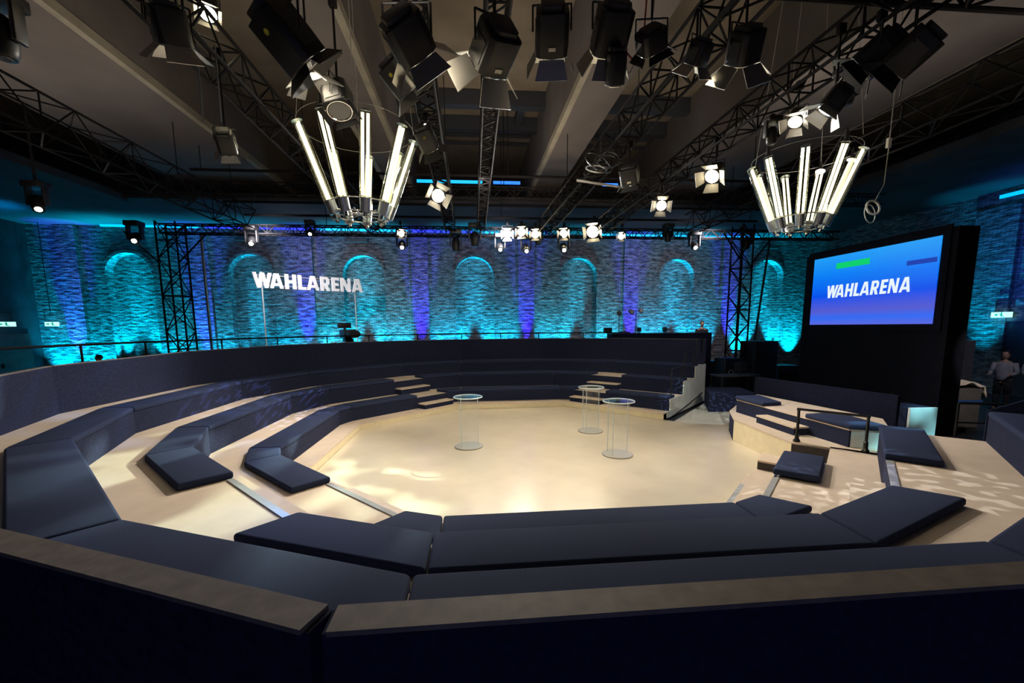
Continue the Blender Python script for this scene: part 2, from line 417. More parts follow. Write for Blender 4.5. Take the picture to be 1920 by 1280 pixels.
# dark lower soffit in front of the brick wall and its purlins
struct(MB().prism([(-26, 8.2), (20, 8.2), (20, 14.4), (-26, 12.6)], 7.36, 7.6).build('ceiling_soffit', 'soffit', cb))
struct(MB().prism([(-21, -12), (-15, -12), (-13.8, 8.4), (-21, 8.4)], 7.3, 7.55).build('ceiling_soffit', 'soffit', cb))
struct(MB().prism([(12.2, -12), (18.3, -12), (18.3, 8.19), (12.2, 8.19)], 7.3, 7.55).build('ceiling_soffit', 'soffit', cb))
for y in (5.45, 7.1):
    for a, b in ((-3.44, 1.26), (2.36, 6.1)):
        MB().box(((a+b)/2, y, 9.75), (b-a, .30, .45)).build('purlin', 'purlin', cb)
for y in (8.3, 9.0):
    for a, b in ((-3.44, 1.26), (2.36, 6.1)):
        MB().box(((a+b)/2, y, 9.9), (b-a, .07, .1)).build('purlin', 'purlin', cb)
MB().box((.55, 6.3, 9.8), (.25, 1.5, .3)).build('purlin', 'purlin', cb)

# light slots high at the far end
def led(x0, x1, y, z, m, label):
    tag(MB().box(((x0+x1)/2, y, z), (x1-x0, .06, .10)).build('led_strip', m), label, 'led strip', 'coloured light strips under the far ceiling')
for i, (a, b, m, lb) in enumerate([(-3.2, -.69, 'cyan_led', 'teal light strip left of the central bay'), (-.28, .77, 'blue_led', 'short blue strip in the central bay'),
                  (4.07, 4.68, 'blue_led', 'bright blue strip just right of the grey central beam'), (-9.34, -8.68, 'cyan_led', 'short cyan strip beside the left ceiling girder'),
                  (6.7, 6.88, 'blue_led', 'tiny blue strip above the far right truss')]):
    led(a, b, 8.1, 8.12, m, lb)

# ------------------------------------------------------------------ arena floor
oct0 = [cor(A0, s, t*A0*T8) for s in range(8) for t in (1,)]
fl = tag(MB().prism(oct0, -.06, 0).build('arena_floor', 'floor'), 'glossy cream octagonal floor in the middle of the arena', 'floor')
# lane between the far right seating and the wheelchair platform
B2 = cor(A0, 1, A0*T8); B3 = cor(A0, 2, A0*T8)
lane = tag(MB().prism([B2, B3, (4.38, -2.1), (4.50, -.24), (4.96, .60), (5.6, 1.3), (7.4, 2.9), (7.6, 5.4)], -.06, -.001).build('entrance_ramp', 'floor'),
    'cream entrance lane between the stepped plywood end wall and the right seating block', 'ramp')

# ------------------------------------------------------------------ tiers
def nodes(t0, t1):
    L = [(3, t0), (3, W)] if t0 < W else []
    for s in (4, 5, 6, 7, 8): L += [(s, -W), (s, W)]
    L += [(9, -W), (9, t1)]
    return L
def ring_pts(a, L, oct_w=False):
    out = []
    for s, t in L:
        tt = t
        if oct_w and abs(abs(t)-W) < 1e-6: tt = math.copysign(a*T8, t)
        out.append(cor(a, s, tt))
    return out
def strip(L, a_in, a_out, z0, z1, oct_in=False, oct_out=False):
    mb = MB(); pi, po = ring_pts(a_in, L, oct_in), ring_pts(a_out, L, oct_out)
    n = len(L); vs = []
    for i in range(n):
        vs += [(*pi[i], z0), (*pi[i], z1), (*po[i], z1), (*po[i], z0)]
    fs = []
    for i in range(n-1):
        a, b = 4*i, 4*(i+1)
        if (Vector(pi[i])-Vector(pi[i+1])).length < 1e-4 and (Vector(po[i])-Vector(po[i+1])).length < 1e-4: continue
        for k in range(4): fs.append((a+k, a+(k+1) % 4, b+(k+1) % 4, b+k))
    fs += [(0, 1, 2, 3), (4*n-4, 4*n-1, 4*n-2, 4*n-3)]
    mb.add(vs, fs); return mb
TE = 1.42          # where the far right stretch ends
def tier(name, label, a_in, a_out, zl, z, t0, rise, oct_in=False):
    r = thing(name, label, 'platform', (0, 0, 0))
    L = nodes(t0, TE)
    strip(L, a_in+.035, a_out, z-.03, z, oct_in).build('tread', 'tread', r)
    strip(L, a_in, a_in+.033, zl, z-.001, oct_in).build('riser', rise, r)
    return r
# the lowest tier leaves a notch in the near right stretch
r = thing('seating_platform', 'lowest pale step that rings the glossy arena floor', 'platform')
L = [(3, -.28)]+nodes(-.28, TE)[1:]
strip(L, A0, A1+.05, Z1-.03, Z1, True).build('tread', 'tread', r)
strip(L, A0+.006, A0+.04, 0, Z1-.03, True).build('riser', 'cream', r)
c = [cor(A0, 3, -1.17), cor(A1, 3, -1.17), cor(A1, 3, -W), cor(A0, 3, -A0*T8)]
MB().prism(c, Z1-.03, Z1).build('tread', 'tread', r); MB().prism(c, 0, Z1-.03).build('riser', 'brownboard', r)
r = thing('seating_platform', 'second tier platform with pale tread behind the lowest navy benches', 'platform')
L = [(3, .55)]+nodes(.5, TE)[1:]
L[0] = (3, -.5)
strip(L, A1+.035, A2+.05, Z2-.03, Z2).build('tread', 'tread', r)
strip(L, A1, A1+.033, Z1, Z2-.001).build('riser', 'skirt', r)
c = [cor(5.11, 3, -.5), cor(A2+.05, 3, -.5), cor(A2+.05, 3, -W), cor(5.11, 3, -W)]
MB().prism(c, Z2-.03, Z2).build('tread', 'tread', r)
MB().prism([cor(5.11, 3, -.5), cor(5.15, 3, -.5), cor(5.15, 3, -1.48), cor(5.11, 3, -1.48)], Z1, Z2-.03).build('riser', 'brownboard', r)
c = [cor(A1-.45, 3, -.5), cor(5.11, 3, -.5), cor(5.11, 3, -1.48), cor(A1-.45, 3, -1.48)]
MB().prism([cor(A0-.02, 3, -.28), cor(A1+.01, 3, -.28), cor(A1+.01, 3, -1.17), cor(A0-.02, 3, -1.17)], -.05, .004).build('recess_floor', 'tread', r)
MB().prism([cor(A1, 3, -.28), cor(5.15, 3, -.28), cor(5.15, 3, -1.5), cor(A1, 3, -1.5)], 0.02, Z1-.004).build('recess_floor', 'tread', r)
tier('seating_platform', 'third tier platform with pale tread behind the middle navy benches', A2, A3+.05, Z2, Z3, -W, 'skirt')
tier('seating_platform', 'top tier platform with pale tread running along the navy parapet', A3, AW, Z3, Z4, -W, 'skirt')

# ------------------------------------------------------------------ cushions
SN = {0: 'far', 1: 'far right', 2: 'right', 3: 'near right', 4: 'near', 5: 'near left', 6: 'left', 7: 'far left'}
RN = {1: 'lowest', 2: 'middle', 3: 'top'}
def cushion(pts, z, label, th=.085, zb=None):
    mb = MB().prism(pts, z-th, z)
    # a soft crown: subdivide the top a little by inset
    o = mb.build('bench_cushion', 'carpet', bevel=.028, seg=3)
    tag(o, label, 'cushion', 'navy bench cushions of the stands')
    return o
D = .508
def straight(row, a, z, s, t0, t1, label=None):
    g = .006
    pts = [cor(a-.015, s, t0+g), cor(a-.015, s, t1-g), cor(a+D, s, t1-g), cor(a+D, s, t0+g)]
    cushion(pts, z, label or 'long navy fabric cushion on the %s stretch of the %s bench row' % (SN[s % 8], RN[row]))
def wedge(row, a, z, s):
    g = .006; s2 = s+1
    i0, i1 = Vector(cor(a-.015, s, W)), Vector(cor(a-.015, s2, -W)); o0, o1 = Vector(cor(a+D, s, W)), Vector(cor(a+D, s2, -W))
    di = (i1-i0).normalized()*g; do = (o1-o0).normalized()*g
    cushion([i0+di, i1-di, o1-do, o0+do], z, 'navy corner cushion of the %s bench row between the %s and %s stretches' % (RN[row], SN[s % 8], SN[s2 % 8]))
rows = [(1, A1, .572), (2, A2, .962), (3, A3, 1.318)]
for row, a, z in rows:
    for s in (4, 6, 8):
        straight(row, a, z, s, -W, W)
    for s in (4, 5, 6, 7, 8): wedge(row, a, z, s)
    if row < 3:
        straight(row, a, z, 5, 0, W); straight(row, a, z, 7, -W, .48); straight(row, a, z, 9, -.55, TE-.02)
    else:
        straight(row, a, z, 5, -W, W); straight(row, a, z, 7, -W, W); straight(row, a, z, 9, -W, TE-.02)
wedge(1, A1, .572, 3); wedge(2, A2, .962, 3); wedge(3, A3, 1.318, 3)
straight(1, A1, .60, 3, -.5, .62, 'single square navy cushion standing alone on the near right pale steps')
straight(2, A2, .962, 3, -W, .32, 'navy cushion of the middle row at the right, behind the handrail')
straight(3, A3, 1.318, 3, -W, W)

# ------------------------------------------------------------------ step blocks in the aisles
def steps(s, t0, t1, near, where):
    for k, (a, zl, zm) in enumerate(((A1, Z1, .325), (A2, Z2, .68))):
        t = thing('aisle_step', '%s step with navy riser %s' % (('lower' if k == 0 else 'upper'), where), 'step', group='steps in the seating aisles')
        MB().prism([cor(a-.32, s, t0), cor(a-.32, s, t1), cor(a-.002, s, t1), cor(a-.002, s, t0)], zm-.03, zm).build('tread', 'tread', t)
        MB().prism([cor(a-.305, s, t0+.01), cor(a-.305, s, t1-.01), cor(a-.004, s, t1-.01), cor(a-.004, s, t0+.01)], zl, zm-.03).build('riser', 'brownboard' if near else 'skirt', t)
steps(7, .5, W, False, 'in the far left aisle, left of the far benches')
steps(9, -W, -.55, False, 'in the far right aisle behind the glass tables')
steps(5, -W, -.02, True, 'in the near left aisle next to the bench ends')
steps(3, .66, W, True, 'in the near right aisle below the lone square cushion')
# clear edge strips on the near aisles
def edge_strip(s, t0, t1, a, z, label):
    tag(MB().prism([cor(a, s, t0), cor(a, s, t1), cor(a+.07, s, t1), cor(a+.07, s, t0)], z+.001, z+.012).build('edge_strip', 'strip'), label, 'edge strip', 'grey clear strips on the aisle edges')
edge_strip(5, -W, -.02, A1, Z2, 'grey strip on the inner edge of the near left aisle beside the arena floor')
edge_strip(5, -W, -.02, A2, Z3, 'grey strip on the outer edge of the near left aisle')
edge_strip(3, .66, W, A1, Z2, 'grey strip on the near right aisle just below the lone cushion')
edge_strip(3, .35, W, A2, Z3, 'grey strip at the right edge of the near right aisle under the navy corner')
edge_strip(3, .3, W, A0, Z1, 'thin grey strip at the near right rim of the arena floor')

# ------------------------------------------------------------------ parapet
ZT = {(3, -1): 2.02, (3, 1): 1.96, (4, -1): 1.945, (4, 1): 1.945, (5, -1): 1.945, (5, 1): 1.975, (6, -1): 2.015, (6, 1): 2.06, (7, -1): 2.09, (7, 1): 2.09, (8, -1): 2.09, (8, 1): 2.09, (9, -1): 2.09, (9, 1): 2.09}
def parapet(n0, n1, label, te=None):
    (s0, k0), (s1, k1) = n0, n1
    ta = W*k0; tb = W*k1 if te is None else te
    a, b = Vector(cor(AW, s0, ta)), Vector(cor(AW, s1, tb)); z0, z1 = ZT[n0], ZT[n1]
    d = (b-a).normalized(); nrm = Vector((-d.y, d.x))
    if nrm.dot(a+b) < 0: nrm = -nrm
    t = thing('parapet_panel', label, 'parapet', group='navy panels of the parapet behind the stands')
    MB().prism([a, b, b+nrm*.075, a+nrm*.075], -.5, [z0-.012, z1-.012, z1-.012, z0-.012]).build('panel', 'skirt', t)
    g = d*.012
    MB().prism([a+g, b-g, b-g+nrm*.085, a+g+nrm*.085], [z0-.012, z1-.012, z1-.012, z0-.012], [z0, z1, z1, z0]).build('ledge', 'ledge', t)
SEQ = [(3, -1), (3, 1), (4, -1), (4, 1), (5, -1), (5, 1), (6, -1), (6, 1), (7, -1), (7, 1), (8, -1), (8, 1), (9, -1)]
for n0, n1 in zip(SEQ, SEQ[1:]):
    if n0[0] == n1[0]: lb = 'navy parapet panel with grey ledge behind the %s stretch of benches' % SN[n0[0] % 8]
    else: lb = 'short navy parapet corner between the %s and %s stretches' % (SN[n0[0] % 8], SN[n1[0] % 8])
    parapet(n0, n1, lb)
parapet((9, -1), (9, 1), 'navy parapet panel ending above the stepped plywood side at the far right', TE)
# white end edge of the right parapet
tag(MB().prism([cor(A3-.02, 3, -W), cor(AW+.05, 3, -W), cor(AW+.05, 3, -W-.03), cor(A3-.02, 3, -W-.03)], Z3, [1.32, 2.0, 2.0, 1.32]).build('end_panel', 'skirt'),
    'navy end panel closing the right seating behind the handrail', 'panel')

# stepped plywood end wall
def endwall():
    t = thing('stepped_side_panel', 'pale plywood side board with stepped top closing the far right benches', 'side panel')
    prof = [(A0+.25, 0), (A0+.25, .17), (A1, .17), (A1, Z2+.02), (A2, Z2+.02), (A2, Z3+.02), (A3, Z3+.02), (A3, Z4+.02), (AW+.05, Z4+.02), (AW+.05, -.02)]
    vs = []
    for dt in (0, .03):
        for a, z in prof: vs.append((*cor(a, 9, TE+dt), z))
    n = len(prof)
    MB().add(vs, [tuple(range(n)), tuple(range(2*n-1, n-1, -1))]+[(i, (i+1) % n, n+(i+1) % n, n+i) for i in range(n)]).build('panel', 'ply', t)
    m = MB(); 
    m.path([(*cor(AW-.6, 9, TE+.12), .35), (*cor(A2+.3, 9, TE+.12), .18), (*cor(A1, 9, TE+.10), .03)], .018)
    m.build('handrail', 'blackgloss', t)
    for (a, z) in ((A1+.25, Z2), (A2+.25, Z3), (A3+.25, Z4)):
        MB().path([(*cor(a, 9, TE-.05), z), (*cor(a, 9, TE-.05), z+.85), (*cor(a+.8, 9, TE-.05), z+.85), (*cor(a+.8, 9, TE-.05), z+.4)], .02).build('guard_rail', 'black', t)
endwall()

# ------------------------------------------------------------------ wheelchair platform block on the right
blk = thing('side_platform', 'low pale platform block on the right with navy bench and handrail', 'platform')
lip = [(4.50, -.24), (4.33, -2.13), cor(5.11, 3, -1.55), (5.10, -3.0), (5.9, -3.2), (7.2, -2.6), (7.2, .6), (5.55, 1.25), (4.95, .60)]
MB().prism(lip, Z2-.03, Z2).build('tread', 'tread', blk)
MB().prism([(4.51, -.24), (4.34, -2.12), (4.40, -2.12), (4.56, -.24)], 0, Z2-.03).build('riser', 'cream', blk)
MB().prism([(4.34, -2.12), (4.66, -2.57), (4.70, -2.53), (4.38, -2.08)], .02, Z2-.03).build('riser', 'brownboard', blk)
MB().prism([(4.51, -.24), (4.96, .60), (5.0, .57), (4.56, -.26)], 0, Z2-.03).build('riser', 'skirt', blk)
bx = thing('bench_platform', 'raised navy bench box with pale top on the right platform block', 'platform')
bp_ = [(5.00, .44), (5.02, -2.52), (5.55, -2.75), (6.3, -1.9), (5.95, 1.0)]
MB().prism(bp_, .775, .805).build('tread', 'tread', bx)
MB().prism([(p[0]+.01, p[1]) for p in bp_], Z2, .775).build('box', 'skirt', bx)
MB().prism([(5.05, -2.535), (5.56, -2.775), (5.58, -2.755), (5.07, -2.515)], Z2+.005, .80).build('end_face', 'white', bx)
st = thing('aisle_step', 'small step with pale tread in front of the right bench box', 'step')
MB().prism([(4.74, -.62), (4.70, -1.72), (5.0, -1.72), (5.0, -.62)], .62, .65).build('tread', 'tread', st)
MB().prism([(4.75, -.63), (4.71, -1.71), (5.0, -1.71), (5.0, -.63)], Z2, .62).build('riser', 'skirt', st)
cushion([(4.97, .46), (4.97, -.50), (5.45, -.44), (5.62, .50)], .885, 'navy cushion dappled with blue light at the far end of the right block')
cushion([(4.98, -1.62), (5.0, -2.55), (5.55, -2.80), (5.70, -1.55)], .885, 'navy cushion at the near end of the right block behind the handrail')
# handrail
hr = thing('handrail', 'black metal handrail standing on the edge of the right platform', 'handrail')
pa, pb = Vector((4.44, -2.11, Z2)), Vector((5.06, -2.80, Z2))
for p in (pa, pb):
    MB().tube(p, p+Vector((0, 0, .59)), .022, 10).build('post', 'blackgloss', hr)
    MB().lathe([(.055, 0), (.055, .03), (.035, .06), (.032, .16), (.022, .18)], p, 16).build('foot', 'blackgloss', hr)
MB().tube(pa+Vector((-.02, .02, .59)), pb+Vector((.02, -.02, .59)), .022, 10).build('top_rail', 'blackgloss', hr)

# ------------------------------------------------------------------ clear standing tables
def bar_table(x, y, label):
    t = thing('standing_table', label, 'table', (x, y, 0), group='clear acrylic standing tables')
    MB().lathe([(.300, 0), (.305, .006), (.305, .022), (.298, .028)], n=48).build('foot_plate', 'acrylic', t, smooth=False)
    MB().torus((0, 0, .014), .296, .011, 48, 8).build('rim', 'silver', t, smooth=True)
    MB().torus((0, 0, 1.09), .302, .013, 48, 8).build('top_rim', 'acrylic_edge', t, smooth=True)
    MB().lathe([(.300, 1.08), (.302, 1.085), (.302, 1.100), (.300, 1.105)], n=48).build('table_top', 'acrylic', t)
    MB().lathe([(.215, .028), (.215, 1.08)], n=48, closed=False).build('column', 'acrylic', t, smooth=True)
    for a in (.2, 2.4, 3.9):
        MB().tube((.21*math.cos(a), .21*math.sin(a), .03), (.21*math.cos(a), .21*math.sin(a), 1.08), .006, 6).build('column_line', 'acrylic_edge', t)  # thin pale verticals along the clear column
M['acrylic_edge'] = mat('acrylic_edge', (.62, .70, .72), .15, coat=.5)
M['footmat'] = mat('foot_plate', (.55, .52, .46), .25, coat=.3)
bar_table(-1.38, -.05, 'clear round standing table on the left of the arena floor')
bar_table(1.60, .94, 'clear round standing table at the back, farthest from the near benches')
bar_table(1.59, -.97, 'clear round standing table in front on the right, its rim reflecting blue')
for o in [o for o in bpy.data.objects if o.name.startswith('foot_plate')]: o.data.materials[0] = M['footmat']

# ------------------------------------------------------------------ guard rail behind the parapet
gr = thing('guard_rail', 'thin metal guard rail running behind the far left parapet', 'railing')
RL = [(5, -W), (5, W), (6, -W), (6, W), (7, -W), (7, W), (8, -W), (8, W), (9, -W)]
rp = [Vector((*cor(8.9, s, t), 2.29)) for s, t in RL]
m = MB(); m.path(rp, .022, 8); m.build('top_rail', 'steel', gr)
m = MB(); m.path([p-Vector((0, 0, .45)) for p in rp], .016, 8); m.build('mid_rail', 'steel', gr)
for a, b in zip(rp, rp[1:]):
    k = max(1, round((b-a).length/1.65))
    for i in range(k):
        p = a.lerp(b, i/k); MB().tube((p.x, p.y, -.07), p, .020, 8).build('post', 'steel', gr)

# ------------------------------------------------------------------ trusses
def truss_parts(root, p0, p1, s, up=(0, 0, 1), r=.024, m_='steel'):
    p0, p1 = Vector(p0), Vector(p1); d = (p1-p0).normalized(); u = Vector(up); sd = d.cross(u).normalized(); u = sd.cross(d)
    cs = [sd*s/2*a+u*s/2*b for a, b in ((-1, -1), (1, -1), (1, 1), (-1, 1))]
    for c in cs: MB().tube(p0+c, p1+c, r, 8).build('chord', m_, root)
    n = max(2, round((p1-p0).length/(s*1.0))); m = MB()
    for k in range(4):
        a, b = cs[k], cs[(k+1) % 4]
        for i in range(n):
            q0 = p0.lerp(p1, i/n); q1 = p0.lerp(p1, (i+1)/n)
            if (i+k) % 2: m.tube(q0+a, q1+b, r*.62, 5, cap=False)
            else: m.tube(q0+b, q1+a, r*.62, 5, cap=False)
            if i % 3 == 0: m.tube(q0+a, q0+b, r*.62, 5, cap=False)
    m.build('lattice', m_, root)
def truss(p0, p1, s, label, cat='truss', **k):
    t = thing('lighting_truss', label, cat, group='lighting trusses of the rig'); truss_parts(t, p0, p1, s, **k)
    for f in (.22, .78):
        p = Vector(p0).lerp(Vector(p1), f); top = 7.99 if (1.26 < p.x < 2.36 or -12 < p.x < -8.28 or 6.1 < p.x < 9.6 or -4.4 < p.x < -3.44) else 9.99
        if p.y > 8.2: top = 7.35
        MB().tube((p.x, p.y, p.z+s/2), (p.x, p.y, top), .012, 6).build('hoist_chain', 'steel', t)
    return t
truss((-4.62, -8.5, 6.18), (-4.62, 7.0, 6.18), .42, 'black truss left of centre running away to the back wall')
truss((-1.93, -3.6, 6.2), (-1.93, 7.0, 6.2), .34, 'black truss passing just right of the left ring of tubes')
truss((-.98, -8.5, 6.2), (-.82, 7.0, 6.2), .26, 'slim black truss in the central ceiling bay')
truss((1.86, -8.5, 6.2), (1.50, 7.0, 6.2), .42, 'black truss crossing under the grey central beam')
truss((3.72, -8.5, 6.2), (3.60, 7.0, 6.2), .40, 'black truss leading to the right ring of tubes')
truss((-9.0, -8.5, 6.35), (-9.0, 7.0, 6.35), .66, 'wide black truss at the far left edge of the rig')
truss((7.1, -8.5, 6.35), (7.1, 6.7, 6.35), .60, 'wide black truss at the far right edge of the rig')
truss((-9.0, -4.05, 6.62), (8.6, -4.05, 6.62), .55, 'black cross truss overhead at the top edge of the photo', r=.035)
truss((-12.0, 7.3, 6.08), (13.5, 7.3, 6.08), .30, 'long black truss across the top of the brick wall')
truss((-12.0, 5.6, 6.95), (13.5, 5.6, 6.95), .34, 'second long black truss set in front of the dark soffit', r=.02)
def tower(x, y, s, rz, label):
    t = thing('truss_tower', label, 'truss tower', (x, y, 0), rz, 'truss towers holding up the rig')
    truss_parts(t, (0, 0, -.03), (0, 0, 6.3), s, up=(0, 1, 0), r=.03)
    MB().box((0, 0, -.045), (s+.5, s+.5, .05)).build('base_plate', 'black', t)
    for sx in (-1, 1):
        MB().tube((sx*s*.5, -s*.5, 4.9), (sx*(s*.5+.95), -s*.5, 5.9), .028, 8).build('brace', 'steel', t)
    return t
tower(-11.75, 7.35, .62, .1, 'black truss tower standing at the left in front of the blue pillar')
tower(9.15, 6.75, .52, .25, 'black truss tower standing at the right beside the big screen')
# steel drop pipe next to left tower
tag(MB().tube((-10.9, 7.6, -.07), (-10.9, 7.6, 6.0), .05, 12).build('upright_pole', 'silver'), 'plain metal pole right beside the left truss tower', 'pole')
for i, (x, l) in enumerate([(10.9, 'thin black pole leaning at the left side of the screen')]):
    tag(MB().path([(x, 8.4, -.07), (x+.5, 8.3, 6.0)], .045, 8).build('upright_pole', 'black'), l, 'pole')
# long battens in the dark band
for k, (y, z, lb) in enumerate([(7.9, 6.75, 'lower long metal batten in the dark band over the wall'), (6.6, 6.85, 'middle long metal batten in the dark band over the wall'), (5.0, 7.3, 'upper long metal batten in the dark band over the wall')]):
    t = thing('batten', lb, 'pipe', group='long battens over the brick wall'); MB().tube((-9.5, y, z), (10.5, y, z), .045, 8).build('pipe', 'steel', t)
    for x in (-9.2, 0, 10.2): MB().tube((x, y, z), (x, y, 7.99 if abs(x) > 1 else 9.99), .012, 6).build('hanger', 'steel', t)

# ------------------------------------------------------------------ fresnel lamps
def fresnel(loc, tgt, s, label, lit='off', top=6.0, roll=0, doors=1.0, body=1.15, extra=None, ang=48):
    loc = Vector(loc); d = (Vector(tgt)-loc).normalized()
    q = (d.to_track_quat('-Z', 'Y').to_matrix() @ Matrix.Rotation(roll, 3, 'Z'))
    t = thing('stage_lamp', label, 'stage light', loc, group='stage lamps with barn doors')
    def B(mb, n, m_, bevel=0, par=t):
        mb.v = [tuple(q@Vector(v)) for v in mb.v]; return mb.build(n, m_, par, bevel=bevel, seg=2)
    h = body*s
    mb = MB(); w2 = s*.5
    prof = [(-w2, -w2*.72), (-w2*.72, -w2), (w2*.72, -w2), (w2, -w2*.72), (w2, w2*.72), (w2*.72, w2), (-w2*.72, w2), (-w2, w2*.72)]
    mb.prism(prof, -h*.45, h*.42); hs = B(mb, 'housing', 'black', .012)
    for sx in (-1, 1): B(MB().box((sx*w2*1.0, 0, -h*.05), (.014, s*.55, h*.5)), 'side_grille', 'darkgrey')
    mb = MB().prism([(x*.72, y*.72) for x, y in prof], h*.42, h*.55); B(mb, 'rear_cap', 'darkgrey', .01)
    mb = MB().lathe([(w2*.80, -h*.47), (w2*.86, -h*.45), (w2*.86, -h*.43)], n=24); B(mb, 'lens', {'off': 'lens_off', 'lit': 'lens_lit', 'hot': 'lens_hot', 'cool': 'lens_cool'}[lit])
    mb = MB().torus((0, 0, -h*.46), w2*.92, s*.03, 24, 6); B(mb, 'lens_ring', 'chrome')
    if doors:
        an = math.radians(ang)
        for k in range(4):
            R = Matrix.Rotation(k*PI/2, 3, 'Z'); L = s*.62*doors
            a0, b0 = w2*.78, w2*.98
            q0 = [Vector((-a0, b0, -h*.47)), Vector((a0, b0, -h*.47)), Vector((a0*1.35, b0+L*math.sin(an), -h*.47-L*math.cos(an))), Vector((-a0*1.35, b0+L*math.sin(an), -h*.47-L*math.cos(an)))]
            off = Vector((0, .006, .006)); mb = MB().add([R@v for v in q0]+[R@(v+off) for v in q0], [(0, 1, 2, 3), (7, 6, 5, 4), (0, 4, 5, 1), (1, 5, 6, 2), (2, 6, 7, 3), (3, 7, 4, 0)])
            B(mb, 'barn_door', 'barn' if lit != 'off' else 'black')
    # yoke
    sd = q@Vector((1, 0, 0)); sd.z = 0
    sd = sd.normalized() if sd.length > .2 else Vector((1, 0, 0))
    yw = s*.60
    mb = MB(); mb.path([sd*yw, sd*yw+Vector((0, 0, s*.75)), -sd*yw+Vector((0, 0, s*.75)), -sd*yw], s*.03, 6); mb.build('yoke', 'black', t)
    zt = max(s*.95, top-loc.z)
    MB().tube((0, 0, s*.75), (0, 0, zt), s*.045, 8).build('hanging_stem', 'steel', t)
    MB().box((0, 0, zt-.04), (.09, .07, .12)).build('clamp', 'steel', t, bevel=.01)
    if extra == 'yellow':
        mb = MB().lathe([(s*.075, 0), (s*.08, .01), (s*.06, .02)], (0, 0, 0), 12, q=Matrix.Rotation(-PI/2, 3, 'X')); mb.v = [(x, y-w2-.0, z+h*.18) for x, y, z in mb.v]; mb.v = [(x, -abs(y) if 0 else y, z) for x, y, z in mb.v]
        for sgn in (1, -1):
            m3 = MB(); m3.v = [(x, sgn*abs(y), z) for x, y, z in mb.v]; m3.f = list(mb.f); B(m3, 'yellow_sticker', 'yellow')
    if extra == 'label':
        for sgn in (1, -1): B(MB().box((0, sgn*(w2+.004), -h*.25), (s*.22, .008, s*.10)), 'label_plate', 'label')
    return t
FC = (.2, .6, .3)
fresnel((-4.22, -4.05, 5.55), (-4.8, -1.5, 1), .30, 'black lamp at the upper left whose open barn doors glow white inside', 'lit', 6.3, .5)
fresnel((-2.95, -4.45, 5.25), (-1.2, -3.2, 3.2), .36, 'large black lamp housing with a yellow dot, upper left of centre', 'off', 6.3, .3, .6, 1.5, 'yellow')
fresnel((-3.02, -3.75, 5.45), (-2.6, -3.2, 3), .26, 'black lamp with one bright white barn door above the left tube ring', 'lit', 6.3, .2, 1.3)
fresnel((-2.80, -3.45, 5.22), (-2.4, -4.2, 3), .30, 'hexagonal black lamp hanging directly over the left tube ring', 'off', 6.3, .9, .35)
fresnel((-1.84, -4.55, 5.25), (-1.1, -3.3, 4.3), .37, 'big black lamp with white highlights at the top, left of the centre bay', 'lit', 6.3, .7, .8, 1.0)
fresnel((-2.08, -3.45, 5.5), (-1.2, -2.8, 4.6), .30, 'black lamp with pale frame and yellow dot beside the second truss', 'off', 6.3, .4, .8, 1.3, 'yellow')
fresnel((-1.02, -4.45, 5.25), (-1.5, -3.3, 4.6), .36, 'black lamp in the centre with a wide shiny barn door on its left', 'hot', 6.3, .2, 1.1, 1.1, 'label')
fresnel((-.46, -4.45, 5.42), (-.3, -3.3, 4.4), .31, 'black box lamp with pale label over the central ceiling bay', 'lit', 6.3, .0, .9, 1.3, 'label', ang=30)
fresnel((.12, -4.5, 5.42), (.1, -3.4, 4.4), .32, 'black box lamp with pale label under the grey central beam', 'lit', 6.3, .0, .9, 1.3, 'label', ang=30)
fresnel((.17, -4.5, 5.08), (.3, -3.9, 4.2), .17, 'small shiny lamp hanging lowest beside the red cable', 'lit', 5.6, .3, .0, 1.8)
fresnel((.50, -4.55, 5.32), (.9, -3.9, 4.7), .25, 'square black lamp back with thin bright rim, right of the central beam', 'off', 6.3, .6, .5, .8)
fresnel((1.10, -4.35, 5.35), (1.0, -3.5, 4.3), .20, 'small lamp with gold glints between two big lamps at the top right', 'hot', 6.3, .4, 1.0)
fresnel((1.50, -4.5, 5.34), (1.8, -3.6, 4.3), .27, 'black lamp with glowing white barn doors at the upper right', 'hot', 6.3, .55, 1.25)
fresnel((3.60, -3.85, 5.75), (2.6, -2.6, 4.6), .34, 'dark lamp with two small glints under the right truss', 'off', 6.2, .3, .8, 1.3)
fresnel((3.72, -4.15, 5.60), (3.2, -3.0, 4.8), .34, 'dark lamp at the top right corner of the rig', 'off', 6.2, .6, .8, 1.3)
fresnel((3.32, -3.6, 5.35), (2.2, -2.8, 3.6), .25, 'black lamp with thin white edges above the right tube ring', 'cool', 6.2, .3, 1.0, 1.2)
fresnel((3.62, -2.6, 5.62), (3.1, -2.9, 4.9), .20, 'small lamp with bright square face on the right truss', 'lit', 6.1, .2, .9)
fresnel((3.50, -.7, 5.50), (2.9, -1.1, 4.9), .28, 'brightly lit lamp with open barn doors left of the right tube ring', 'hot', 6.1, .2, 1.0)
fresnel((3.50, 1.6, 5.55), (3.0, .4, 4.9), .26, 'lit lamp farther back on the right truss', 'lit', 6.1, .1, .9)
fresnel((-1.98, 1.0, 5.5), (-1.7, -.2, 5.0), .30, 'lit lamp hanging behind the left tube ring on the second truss', 'lit', 6.1, .4, .8)
fresnel((-1.98, -1.3, 5.72), (-1.4, -.2, 4.6), .30, 'dark lamp right of the left tube ring on the second truss', 'off', 6.1, .4, .8, 1.3, 'yellow')
fresnel((-4.45, -2.75, 5.0), (-4.7, -1.4, 3.6), .22, 'black lamp hung low on two long poles at the left', 'off', 6.1, .2, .7, 1.3)
fresnel((-4.65, -2.5, 6.75), (-4.3, -3.6, 4.6), .22, 'lamp with four bright panes seen through the left truss', 'hot', 10.03, .2, .4)
